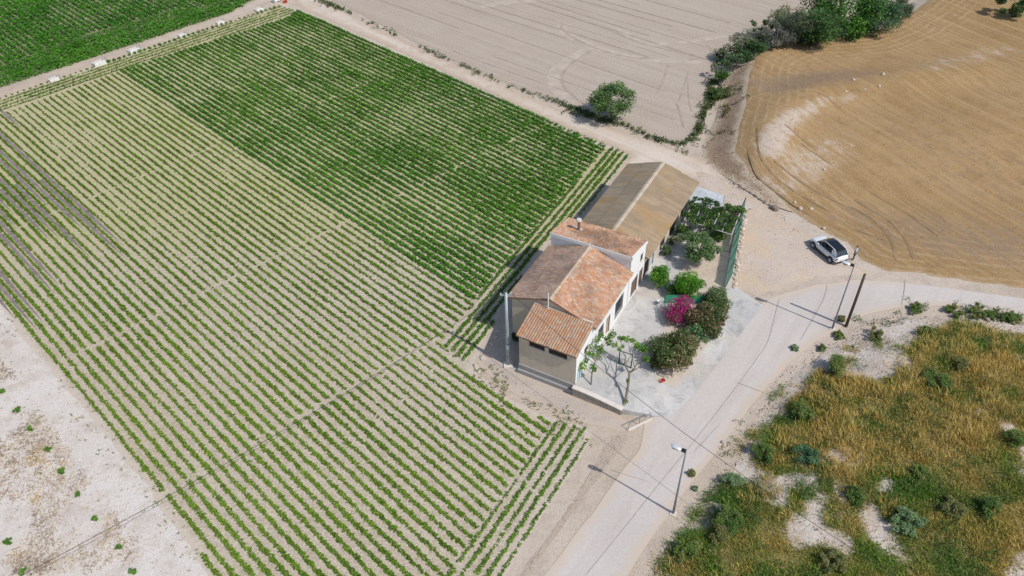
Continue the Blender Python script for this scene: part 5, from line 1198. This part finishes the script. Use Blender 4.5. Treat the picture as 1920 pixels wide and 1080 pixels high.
# ================================================================== FENCE, PERGOLA, GARDEN THINGS
fe = empty('netting_fence', (0, 0, 0)); tag(fe, 'green netting fence on steel posts along the garden', 'fence')
A_ = at(1358, 543, 0.35)[:2]; B_ = at(1384, 404, 0.35)[:2]
nP = 7; fp = [A_ + (B_ - A_) * k / (nP - 1) for k in range(nP)]
C_ = at(1341, 548, 0.45)[:2]
def fz(p): return float(yard_z(p[0], p[1])[0])
dd = (B_ - A_) / np.linalg.norm(B_ - A_); nn_ = np.array([dd[1], -dd[0]])
LEAN = nn_ * 0.42                       # the posts lean outwards
for p in fp:
    z = fz(p); q = p + LEAN; MB().tube([(p[0], p[1], z - .1), (q[0], q[1], z + 2.05)], 0.03, 6).build('post', M['greenmetal'], fe)
for a, b in zip(fp[:-1], fp[1:]):
    V, F = [], []; nx_, nz_ = 8, 5
    for i in range(nx_ + 1):
        p = a + (b - a) * i / nx_ + nn_ * 0.03; z = fz(p)
        for j in range(nz_ + 1):
            bul = 0.05 * math.sin(math.pi * i / nx_) * math.sin(math.pi * j / nz_) * random.uniform(0.3, 1.3)
            V.append((*(p + nn_ * bul + LEAN * (j / nz_) * 0.95), z + 0.04 + 1.92 * j / nz_ - 0.05 * math.sin(math.pi * i / nx_) * (j == nz_)))
    for i in range(nx_):
        for j in range(nz_): F.append((i * (nz_ + 1) + j, (i + 1) * (nz_ + 1) + j, (i + 1) * (nz_ + 1) + j + 1, i * (nz_ + 1) + j + 1))
    obj('netting', V, F, M['net'], fe, smooth_=True)
MB().tube([(*(fp[0] + LEAN * .97), fz(fp[0]) + 1.98), (*(fp[-1] + LEAN * .97), fz(fp[-1]) + 1.98)], 0.02, 5).build('top_rail', M['greenmetal'], fe)
MB().tube([(*(q - nn_ * 0), fz(q) + 0.06) for q in fp], 0.10, 6).build('base_kerb', M['kerb'], fe)
# low green screen behind the bougainvillea
sc_ = empty('green_screen', (0, 0, 0)); tag(sc_, 'low turquoise netting screen behind the magenta bougainvillea', 'screen')
sp_ = [under(1246, 562, 0.5)[:2], under(1270, 560, 0.5)[:2], under(1296, 562, 0.5)[:2], under(1320, 563, 0.5)[:2]]
for p in sp_: MB().tube([(*p, fz(p)), (*p, fz(p) + 1.05)], 0.025, 6).build('post', M['greenmetal'], sc_)
M['net2'] = simple('turquoise_netting', (0.05, 0.30, 0.19), 0.6)
for a, b in zip(sp_[:-1], sp_[1:]):
    n2 = np.array([(b - a)[1], -(b - a)[0]]); n2 = n2 / np.linalg.norm(n2) * 0.02
    V = [(*(a + n2), fz(a) + .05), (*(b + n2), fz(b) + .05), (*(b + n2), fz(b) + 1.0), (*(a + n2), fz(a) + 1.0), (*(a - n2), fz(a) + .05), (*(b - n2), fz(b) + .05), (*(b - n2), fz(b) + 1.0), (*(a - n2), fz(a) + 1.0)]
    obj('netting', V, [(0, 1, 2, 3), (7, 6, 5, 4), (3, 2, 6, 7), (0, 4, 5, 1), (0, 3, 7, 4), (1, 5, 6, 2)], M['net2'], sc_)
# pergola with vine
pg = empty('pergola', (0, 0, 0)); tag(pg, 'pergola of pale rails overgrown by a vine', 'pergola')
PZ = 3.0
pc = [at(1283, 412, PZ)[:2], at(1372, 440, PZ)[:2], at(1390, 392, PZ)[:2], at(1305, 372, PZ)[:2]]
for p in pc: MB().tube([(*p, fz(p)), (*p, PZ)], 0.045, 6).build('post', M['steel_rail'], pg)
for a, b in ((0, 1), (3, 2), (0, 3), (1, 2)): MB().tube([(*pc[a], PZ), (*pc[b], PZ)], 0.05, 6).build('beam', M['steel_rail'], pg)
for f in (0.2, 0.4, 0.6, 0.8):
    a = pc[0] + (pc[1] - pc[0]) * f; b = pc[3] + (pc[2] - pc[3]) * f
    MB().tube([(*a, PZ + .06), (*b, PZ + .06)], 0.045, 6).build('rail', M['steel_rail'], pg)
vn = empty('grape_vine', (*((pc[0] + pc[1]) / 2), fz((pc[0] + pc[1]) / 2))); tag(vn, 'leafy vine spreading over the pergola rails', 'vine')
cs, rr = [], []
for _ in range(110):
    a, b = RNG.random(2); p = (pc[0] * (1 - a) + pc[1] * a) * (1 - b) + (pc[3] * (1 - a) + pc[2] * a) * b
    if vnoise(p[0], p[1], 1.3, 5) < 0.22: continue
    cs.append((p[0] + RNG.normal(0, .15), p[1] + RNG.normal(0, .15), PZ + 0.1 + RNG.normal(0, .12))); rr.append(RNG.uniform(.3, .55))
for x, y in [(1305, 372), (1325, 373), (1343, 378), (1366, 388), (1352, 395), (1300, 385), (1296, 378)]: cs.append(tuple(at(x, y, 3.2))); rr.append(RNG.uniform(.35, .5))
vb = np.array(vn.location); cs_ = np.array(cs) - vb
C, k = blob_points(cs_, rr, 9500, 0.25); C[:, 2] = (C[:, 2] + vb[2] - PZ) * 0.55 + PZ - vb[2]
cv_ = np.array([(0.05, 0.11, 0.02), (0.08, 0.165, 0.03), (0.11, 0.20, 0.04), (0.04, 0.085, 0.018)])[RNG.integers(0, 4, len(cs))[k]] * RNG.uniform(.7, 1.2, (len(C), 1))
leaf_obj('foliage', C, 0.2, 0.15, cv_, M['leaf'], vn, 1.0)
stm = MB()
for p in (pc[0], pc[1], pc[2]):
    q = p - vb[:2]; z0 = fz(p) - vb[2]; stm.tube([(q[0] + .15, q[1], z0), (q[0] + .1, q[1] + .1, z0 + 1.3), (q[0] * .9, q[1] * .9, PZ - vb[2])], [.05, .04, .03], 6)
stm.build('stem', M['bark'], vn)
# carport roof
cp = empty('carport', (0, 0, 0)); tag(cp, 'pale grey flat sheet roof on thin posts behind the pergola', 'carport')
CZ = 3.05; cc = [at(1306, 350, CZ)[:2], at(1358, 367, CZ)[:2], at(1354, 392, CZ)[:2], at(1288, 378, CZ)[:2]]
for k in range(5):
    a0, a1 = k / 5 + .004, (k + 1) / 5 - .004
    p = [cc[0] + (cc[1] - cc[0]) * a0, cc[0] + (cc[1] - cc[0]) * a1, cc[3] + (cc[2] - cc[3]) * a1, cc[3] + (cc[2] - cc[3]) * a0]
    V = [(*q, CZ + .0) for q in p] + [(*q, CZ + .05) for q in p]
    obj('roof_panel', V, [(3, 2, 1, 0), (4, 5, 6, 7), (0, 1, 5, 4), (1, 2, 6, 5), (2, 3, 7, 6), (3, 0, 4, 7)], M['carportsheet'], cp)
for q in cc: MB().tube([(*q, 0), (*q, CZ)], 0.05, 6).build('post', M['lamppost'], cp)
shrub('wall_creeper', 'creeper climbing at the far corner of the barn', 'creeper', np.array([*h2w(29.9, 0.6)[:2], 0.6]), 0.5, 1.4, [(0.05, 0.11, 0.02), (0.07, 0.14, 0.03)], 700, 0.16, 10, ry=0.9, rot=HA)
# white plastic chair
ch = empty('garden_chair', G(1236, 571, yard=True), rad(200)); tag(ch, 'white plastic garden chair on the patio by the bougainvillea', 'chair')
MB().box((-.24, -.24, .42), (.24, .24, .46)).build('seat', M['whiteplastic'], ch, bevel=.02)
MB().add([(-.24, .22, .46), (.24, .22, .46), (.22, .34, .92), (-.22, .34, .92), (-.24, .26, .46), (.24, .26, .46), (.22, .38, .92), (-.22, .38, .92)], [(0, 1, 2, 3), (7, 6, 5, 4), (3, 2, 6, 7), (0, 3, 7, 4), (1, 5, 6, 2), (0, 4, 5, 1)]).build('backrest', M['whiteplastic'], ch, bevel=.02)
for sx in (-1, 1):
    for sy in (-1, 1): MB().tube([(sx * .27, sy * .27, 0), (sx * .22, sy * .21, .43)], .025, 6).build('leg', M['whiteplastic'], ch)
    MB().tube([(sx * .27, -.2, .45), (sx * .28, -.2, .66), (sx * .27, .3, .66)], .025, 6).build('armrest', M['whiteplastic'], ch)
# glazed pot
pt = empty('garden_pot', G(1347, 583, yard=True)); tag(pt, 'blue grey glazed pot at the lane side of the green shrub', 'pot')
MB().tube([(0, 0, 0), (0, 0, .25), (0, 0, .5), (0, 0, .56)], [.2, .32, .38, .34], 14).build('pot_body', M['teal'], pt, True)
MB().tube([(0, 0, .53), (0, 0, .60)], [.41, .41], 14).build('rim', M['teal'], pt)
# red plastic tray
rd = empty('red_tray', G(1241, 715, yard=True) + np.array([0, 0, .04]), rad(25)); rd.scale = (.75, .75, .75); tag(rd, 'small red plastic tray lying on the forecourt concrete', 'tray')
MB().box((-.36, -.2, .0), (.36, .2, .03)).build('tray_base', M['redplastic'], rd)
MB().box((-.36, -.2, .031), (-.32, .2, .16)).box((.32, -.2, .031), (.36, .2, .16)).box((-.319, -.2, .031), (.319, -.16, .16)).box((-.319, .16, .031), (.319, .2, .16)).build('rim', M['redplastic'], rd)
# dark green gate frame on the patio
gt = empty('gate_frame', (0, 0, 0)); tag(gt, 'dark green metal gate frame standing on the patio', 'gate')
ga = G(1160, 683, yard=True); gb = G(1183, 691, yard=True)
for p in (ga, gb): MB().tube([(p[0], p[1], p[2]), (p[0], p[1], p[2] + 1.75)], .05, 6).build('post', M['greenmetal'], gt)
MB().tube([(ga[0], ga[1], ga[2] + .12), (gb[0], gb[1], gb[2] + .12)], .04, 6).build('rail', M['greenmetal'], gt)
MB().tube([(ga[0], ga[1], ga[2] + 1.68), (gb[0], gb[1], gb[2] + 1.68)], .04, 6).build('rail', M['greenmetal'], gt)
V = [(ga[0], ga[1], ga[2] + .12), (gb[0], gb[1], gb[2] + .12), (gb[0], gb[1], gb[2] + .62), (ga[0], ga[1], ga[2] + .62)]
mb = MB()
for k in range(9):
    f = (k + .5) / 9; p = ga + (gb - ga) * f; mb.tube([(p[0], p[1], p[2] + .12), (p[0], p[1], p[2] + .8)], .012, 4)
mb.tube([(ga[0], ga[1], ga[2] + .8), (gb[0], gb[1], gb[2] + .8)], .02, 4).build('bars', M['greenmetal'], gt)

# ---- irrigation boxes on the strip between the fields
for k, (x, y, s) in enumerate([(102, 151, .9), (187, 121, 1.15), (252, 97, 1.1), (342, 68, .8), (413, 44, .8), (486, 20, .9)]):
    b = empty('irrigation_box', at(x, y, 0), rad(44.7)); tag(b, ORD[k] + ' white irrigation box from the left along the strip between the fields', 'irrigation box', 'irrigation boxes along the strip')
    MB().box((-.75 * s, -.5 * s, 0), (.75 * s, .5 * s, .42 * s)).build('box_body', M['conc'], b, bevel=.03)
    MB().box((-.55 * s, -.35 * s, .42 * s), (.45 * s, .35 * s, .5 * s)).build('lid', M['kerb'], b, bevel=.02)
    MB().tube([(.6 * s, 0, .42 * s), (.6 * s, 0, .75 * s), (.95 * s, 0, .75 * s), (.95 * s, 0, 0)], .06, 7).build('pipe', M['galv'], b)
sb = strip([(0, 176), (180, 116), (360, 57), (520, 6), (530, 10), (360, 64), (180, 123), (0, 184)])
patch('field_strip', sb, M['track'], 0.014, 1.0, label='bare earth strip with irrigation boxes between the green fields', amp=0.12)
tk = empty('water_tank', at(522, 3, 0), rad(44.7)); tag(tk, 'white tank at the top corner of the field strip', 'tank')
MB().tube([(-.9, 0, .55), (.9, 0, .55)], .5, 14).build('tank_body', M['whiteplastic'], tk, False)
MB().box((-.8, -.4, 0), (-.6, .4, .3)).box((.6, -.4, 0), (.8, .4, .3)).build('cradle', M['conc'], tk)
cr = empty('red_crate', at(535, 5, 0), rad(20)); cr.scale = (.7, .7, .7); tag(cr, 'red crate at the corner of the dense green rows', 'crate')
MB().box((-.5, -.35, 0), (.5, .35, .06)).build('crate_base', M['redplastic'], cr)
for a, b in (((-.5, -.35, .061), (.5, -.31, .5)), ((-.5, .31, .061), (.5, .35, .5)), ((-.5, -.309, .061), (-.46, .309, .5)), ((.46, -.309, .061), (.5, .309, .5))): MB().box(a, b).build('side', M['redplastic'], cr)

# ================================================================== POLES AND CABLES
hp = empty('utility_pole', at(953, 684, 0)); tag(hp, 'tall blue grey steel pole at the left house corner', 'pole')
MB().tube([(0, 0, 0), (0, 0, 8.5)], [.2, .12], 10).build('shaft', M['galv'], hp, True)
MB().box((-.4, -.4, 0), (.4, .4, .15)).build('footing', M['kerb'], hp, bevel=.03)
MB().box((-.5, -.04, 8.2), (.5, .04, 8.3)).build('crossarm', M['galv'], hp)
for x in (-.42, .42): MB().tube([(x, 0, 8.3), (x, 0, 8.45)], .05, 8).build('insulator', M['conc'], hp)
MB().box((-.13, -.26, 2.2), (.13, -.19, 2.7)).build('meter_box', M['galv'], hp)
wp = empty('timber_pole', at(1586, 612, 0)); tag(wp, 'bare dark timber pole at the lane bend', 'pole')
MB().tube([(0, 0, -.2), (0.02, 0, 3), (0, 0, 6.25)], [.145, .13, .11], 10).build('shaft', M['wood'], wp, True)
MB().tube([(0, 0, 6.25), (0, 0, 6.3)], [.108, .08], 10).build('cap', M['wood'], wp)
def lamp(px, py, h, head_dir, label):
    p = at(px, py, 0); t = empty('street_lamp', p, head_dir); tag(t, label, 'street lamp', 'street lamps along the lane')
    MB().tube([(0, 0, .05), (0, 0, 1.6), (0, 0, 1.65), (0, 0, h)], [.095, .09, .075, .05], 10).build('shaft', M['lamppost'], t, True)
    MB().box((-.22, -.22, 0), (.22, .22, .10)).build('base', M['kerb'], t, bevel=.02)
    MB().tube([(0, 0, h - .12), (.12, 0, h), (.4, 0, h + .1)], [.04, .04, .035], 8).build('arm', M['lamppost'], t, True)
    hd = MB(); 
    n = 8
    V, F = [], []
    prof = [(.28, .09, .03), (.36, .16, .085), (.6, .21, .115), (.85, .20, .10), (1.0, .13, .06), (1.05, .04, .02)]
    for (x, w, hh) in prof:
        z0 = h + .06 + (x - .3) * .14
        for k in range(n):
            a = 2 * math.pi * k / n; V.append((x, w * math.cos(a), z0 + hh * (math.sin(a) if math.sin(a) > 0 else .45 * math.sin(a))))
    for i in range(len(prof) - 1):
        for k in range(n): F.append((i * n + k, i * n + (k + 1) % n, (i + 1) * n + (k + 1) % n, (i + 1) * n + k))
    F += [tuple(range(n))[::-1], tuple((len(prof) - 1) * n + k for k in range(n))]
    h_ = hd.add(V, F).build('lamp_head', M['lamphead'], t, True)
    MB().box((.5, -.15, h + .0), (.9, .15, h + .06)).build('lens', M['glass'], h_)
    MB().box((.0, -.13, h + .0), (.3, .13, h + .16)).build('gear_box', M['black'], t, bevel=.03)
lamp(1262, 963, 7.35, rad(150), 'near street lamp standing on the right verge of the lane')
lamp(1560, 617, 7.45, rad(150), 'far street lamp at the lane bend beside the timber pole')
def cable(name, a, b, sag, label, r=0.018):
    a = np.asarray(a); b = np.asarray(b); pts = []
    for k in range(41):
        t = k / 40; p = a + (b - a) * t; p[2] -= sag * 4 * t * (1 - t); pts.append(p)
    o = MB().tube(pts, r, 5).build(name, M['cable'], None); tag(o, label, 'cable')
top = np.array(hp.location) + np.array([0, 0, 8.42])
cable('overhead_cable', top + np.array([.42, 0, 0]), at(1900, 1215, 7.0), 1.7, 'black overhead cable from the house pole across the lane')
cable('overhead_cable', top + np.array([-.42, 0, 0]), at(-260, 1232, 6.5), 1.25, 'black overhead cable from the house pole over the vegetable field')

# ================================================================== CAR
def car():
    fw = at(1524.5, 464.4, .05)[:2]; rw_ = at(1556, 491.8, .05)[:2]
    d = (fw - rw_) / np.linalg.norm(fw - rw_); left = np.array([-d[1], d[0]])
    c = (fw + rw_) / 2 - left * 0.78
    t = empty('parked_car', (c[0], c[1], float(hz(c[0], c[1])[0]) + 0.03), math.atan2(d[1], d[0])); tag(t, 'white compact car with black glass roof parked on the dirt yard', 'car')
    paint = NT('car_white_paint', 0.25, 0.5); paint.color((0.78, 0.79, 0.80)); paint.b.inputs['Coat Weight'].default_value = 0.6; pm = paint.m
    blk = M['black']; gl = M['glass']
    # lower body: stations along x
    st = [(-2.06, .70, .42, .88), (-1.98, .80, .32, .98), (-1.6, .87, .24, 1.0), (-1.0, .89, .2, 1.0), (0.0, .89, .2, .99), (.85, .89, .2, .97), (1.35, .87, .22, .93), (1.78, .82, .26, .84), (2.0, .70, .34, .70), (2.07, .58, .42, .58)]
    V, F = [], []
    for x, hw, zb_, zt in st:
        zm = (zb_ + zt) / 2
        V += [(x, 0, zb_), (x, hw * .9, zb_), (x, hw, zm - .05), (x, hw * .985, zm + .12), (x, hw * .90, zt), (x, hw * .5, zt + .025), (x, 0, zt + .035), (x, -hw * .5, zt + .025), (x, -hw * .90, zt), (x, -hw * .985, zm + .12), (x, -hw, zm - .05), (x, -hw * .9, zb_)]
    m = 12
    for i in range(len(st) - 1):
        for k in range(m): F.append((i * m + k, i * m + (k + 1) % m, (i + 1) * m + (k + 1) % m, (i + 1) * m + k))
    F += [tuple(range(m)), tuple((len(st) - 1) * m + k for k in range(m))[::-1]]
    o = obj('body', V, F, pm, t, smooth_=True); md = o.modifiers.new('s', 'SUBSURF'); md.levels = 2; md.render_levels = 2
    bm = bmesh.new(); bm.from_mesh(o.data); bmesh.ops.recalc_face_normals(bm, faces=bm.faces); bm.to_mesh(o.data); bm.free()
    # cabin
    lo_ = [(-1.90, .72, .97), (-.2, .80, 1.0), (1.12, .74, .95)]; hi_ = [(-1.40, .55, 1.49), (-.2, .61, 1.58), (.26, .56, 1.51)]
    V = []
    for (x, w, z) in lo_: V += [(x, w, z), (x, -w, z)]
    for (x, w, z) in hi_: V += [(x, w, z), (x, -w, z)]
    F = [(0, 2, 8, 6), (2, 4, 10, 8), (1, 7, 9, 3), (3, 9, 11, 5), (0, 6, 7, 1), (4, 5, 11, 10), (6, 8, 9, 7), (8, 10, 11, 9)]
    dgl = simple('car_glass', (0.012, 0.016, 0.022), 0.1, 0.5, var=.1)
    cab = obj('cabin', V, F, dgl, t, smooth_=True); b_ = cab.modifiers.new('b', 'BEVEL'); b_.width = .09; b_.segments = 4
    def panel(name, pts, mat, parent, th=.022):
        p = [Vector(q) for q in pts]; n = (p[1] - p[0]).cross(p[2] - p[0]).normalized(); ctr = sum(p, Vector()) / len(p)
        if n.dot(ctr - Vector((-.4, 0, 1.1))) < 0: n = -n
        V = [q + n * th for q in p] + [q - n * .02 for q in p]; k = len(p)
        F = [tuple(range(k)), tuple(range(2 * k - 1, k - 1, -1))] + [(i, (i + 1) % k, k + (i + 1) % k, k + i) for i in range(k)]
        return obj(name, V, F, mat, parent)
    def lp(a, b, f): return tuple(x + (y - x) * f for x, y in zip(a, b))
    panel('windscreen', [lp((1.12, .66, .95), (.26, .50, 1.51), .10), lp((1.12, -.66, .95), (.26, -.50, 1.51), .10), lp((1.12, -.66, .95), (.26, -.50, 1.51), .92), lp((1.12, .66, .95), (.26, .50, 1.51), .92)], dgl, t, .008)
    panel('rear_window', [lp((-1.90, .60, .97), (-1.40, .48, 1.49), .22), lp((-1.90, -.60, .97), (-1.40, -.48, 1.49), .22), lp((-1.90, -.60, .97), (-1.40, -.48, 1.49), .9), lp((-1.90, .60, .97), (-1.40, .48, 1.49), .9)], gl, t, .008)
    roof_m = simple('car_roof_glass', (0.014, 0.017, 0.024), 0.2, 0.5, var=.1)
    panel('roof_panel', [(-1.36, .48, 1.50), (-.2, .54, 1.583), (-.2, -.54, 1.583), (-1.36, -.48, 1.50)], roof_m, t, .01)
    for s in (-1, 1):
        def sp(x, f):   # point on the side glass at height fraction f
            if x > -.2:
                a = (x + .2) / 1.18; lw_ = .80 - .04 * a; z0 = 1.0 - .03 * a
            else:
                a = (-.2 - x) / 1.62; lw_ = .80 - .06 * a; z0 = 1.0 - .01 * a
            z1 = 1.56; w1 = .59
            return (x, s * (lw_ + (w1 - lw_) * f), z0 + (z1 - z0) * f)
        panel('side_window', [sp(-.12, .12), sp(.72, .12), sp(.30, .80), sp(-.12, .84)], gl, t, .008)
        panel('side_window', [sp(-1.05, .12), sp(-.2, .12), sp(-.2, .84), sp(-1.0, .82)], gl, t, .008)
        panel('rear_pillar', [sp(-1.80, .10), sp(-1.16, .04), sp(-1.02, .55), sp(-1.16, .92), sp(-1.46, .86)], pm, t, .014)
        MB().tube([(-1.32, s * .575, 1.49), (-1.1, s * .60, 1.55), (-.1, s * .62, 1.60), (.25, s * .585, 1.53), (.62, s * .66, 1.28)], .035, 6).build('roof_rail', pm, t, True)
        mr = MB().box((.55, s * .90, .98), (.73, s * 1.03, 1.13)).build('mirror', pm, t, bevel=.03)
        MB().box((.6, s * .80, 1.0), (.68, s * .899, 1.04)).build('mirror_arm', blk, mr)
        MB().box((-.9, s * .885, .2), (.9, s * .905, .38)).build('sill_cladding', blk, t, bevel=.01)
        for x in (-1.3, 1.3):
            w = MB(); 
            ty = MB().tube([(x, s * .72, .33), (x, s * .76, .33), (x, s * .90, .33), (x, s * .93, .33)], [.30, .335, .335, .30], 20).build('wheel', blk, t, True)
            MB().tube([(x, s * .925, .33), (x, s * .94, .33)], [.215, .19], 16).build('rim', M['galv'], ty)
            V, F = [], []; nn = 12
            for k in range(nn + 1):
                a = math.pi * k / nn
                for r in (.355, .43): V += [(x + r * math.cos(a), s * .905, .33 + r * math.sin(a)), (x + r * math.cos(a), s * .84, .33 + r * math.sin(a))]
            for k in range(nn):
                b0 = 4 * k; F += [(b0, b0 + 4, b0 + 6, b0 + 2), (b0 + 2, b0 + 6, b0 + 7, b0 + 3), (b0, b0 + 1, b0 + 5, b0 + 4)]
            obj('wheel_arch', V, F, blk, t)
        MB().box((-2.03, s * .50, .74), (-1.93, s * .80, .90)).build('tail_lamp', simple('tail_lamp_red', (0.25, 0.012, 0.02), .25, .5), t, bevel=.03)
        MB().box((1.80, s * .46, .66), (1.98, s * .74, .77)).build('headlamp', M['lamphead'], t, bevel=.03)
        MB().box((-.14, s * .888, .45), (-.13, s * .897, .95)).build('door_seam', blk, t)
        MB().box((-.45, s * .885, .82), (-.27, s * .91, .86)).build('door_handle', pm, t)
    MB().box((-2.11, -.62, .34), (-1.95, .62, .52)).build('rear_bumper', blk, t, bevel=.04)
    MB().box((1.98, -.55, .34), (2.10, .55, .50)).build('front_bumper', blk, t, bevel=.04)
    MB().box((-2.085, -.25, .66), (-2.03, .25, .77)).build('number_plate', M['whiteplastic'], t)
    MB().box((-1.60, -.5, 1.43), (-1.38, .5, 1.47)).build('spoiler', blk, t, bevel=.015)
car()

# ================================================================== PERSON
def skin_body(name, verts, edges, mat, parent, sub=2, root=0):
    me = bpy.data.meshes.new(name); me.from_pydata([v[0] for v in verts], edges, []); o = link(bpy.data.objects.new(name, me), parent)
    md = o.modifiers.new('skin', 'SKIN'); md.use_smooth_shade = True
    sv = me.skin_vertices[0].data if len(me.skin_vertices) else None
    if sv is None:
        bpy.context.view_layer.objects.active = o; bpy.ops.object.mode_set(mode='OBJECT'); sv = me.skin_vertices[0].data
    for i, v in enumerate(verts):
        r = v[1]; sv[i].radius = r if hasattr(r, '__len__') else (r, r); sv[i].use_root = (i == root)
    s = o.modifiers.new('sub', 'SUBSURF'); s.levels = sub; s.render_levels = sub
    me.materials.append(mat)
    return o
def person():
    p = at(1599, 489, 0.0); p[2] = float(hz(p[0], p[1])[0]) + 0.02
    t = empty('person', p, rad(150)); tag(t, 'person in a light blue shirt and dark trousers standing behind the car', 'person')
    sk = simple('skin', (0.42, 0.25, 0.17), .6); sh = simple('shirt_cotton', (0.45, 0.55, 0.68), .85); tr = simple('trouser_cotton', (0.03, 0.028, 0.03), .85); hr = simple('hair', (0.03, 0.02, 0.015), .7)
    # facing local +x
    V = [((0, 0, .93), (.12, .15)), ((0, 0, 1.12), (.11, .14)), ((0, 0, 1.32), (.12, .17)), ((0, 0, 1.44), (.075, .10)), ((.01, 0, 1.50), .052), ((.02, 0, 1.60), (.085, .075)), ((.02, 0, 1.70), (.075, .07))]
    Ed = [(0, 1), (1, 2), (2, 3), (3, 4), (4, 5), (5, 6)]
    def add(pts, start):
        prev = start
        for q in pts: V.append(q); Ed.append((prev, len(V) - 1)); prev = len(V) - 1
        return prev
    for s in (-1, 1):
        add([((0, s * .095, .86), .085), ((.03, s * .10, .50), .058), ((.0, s * .105, .12), .042), ((.0, s * .105, .05), .042), ((.13, s * .115, .035), .035)], 0)
        w_ = add([((0, s * .20, 1.40), .056), ((-.02 + .03 * s, s * .25, 1.13), .042), ((.10, s * .24, .90), .030), ((.13, s * .24, .84), (.022, .036))], 3)
        for k, (oy, L) in enumerate(((-.03, .075), (-.01, .09), (.01, .085), (.03, .065))):
            add([((.145, s * .24 + oy, .80), .010), ((.16, s * .24 + oy, .80 - L * .5), .009), ((.155, s * .24 + oy, .80 - L), .008)], w_)
        add([((.165, s * .21, .83), .011), ((.185, s * .205, .795), .009)], w_)
    skin_body('body', V, Ed, sk, t, 1)
    V2 = [((0, 0, .98), (.135, .17)), ((0, 0, 1.14), (.125, .155)), ((0, 0, 1.32), (.135, .19)), ((0, 0, 1.43), (.085, .12))]; E2 = [(0, 1), (1, 2), (2, 3)]
    for s in (-1, 1):
        b = len(V2); V2 += [((0, s * .205, 1.40), .068), ((-.01 + .02 * s, s * .24, 1.20), .06)]; E2 += [(3, b), (b, b + 1)]
    skin_body('shirt', V2, E2, sh, t, 1)
    V3 = [((0, 0, .95), (.135, .165))]; E3 = []
    for s in (-1, 1):
        b = len(V3); V3 += [((0, s * .095, .84), .10), ((.03, s * .10, .5), .075), ((0, s * .105, .14), .062)]; E3 += [(0, b), (b, b + 1), (b + 1, b + 2)]
    skin_body('trousers', V3, E3, tr, t, 1)
    skin_body('hair', [((-.03, 0, 1.62), (.075, .085)), ((-.015, 0, 1.72), (.085, .085)), ((.03, 0, 1.765), (.06, .06))], [(0, 1), (1, 2)], hr, t, 1)
    fm = MB()
    for s in (-1, 1): fm.tube([(.098, s * .03, 1.645), (.106, s * .03, 1.645)], [.014, .008], 6)
    fm.tube([(.095, 0, 1.64), (.118, 0, 1.61), (.1, 0, 1.60)], [.008, .014, .01], 6).build('face', sk, t)
    for s in (-1, 1): MB().box((-.05, s * .11 - .045, 0), (.2, s * .11 + .045, .06)).build('shoe', M['black'], t, bevel=.02)
person()
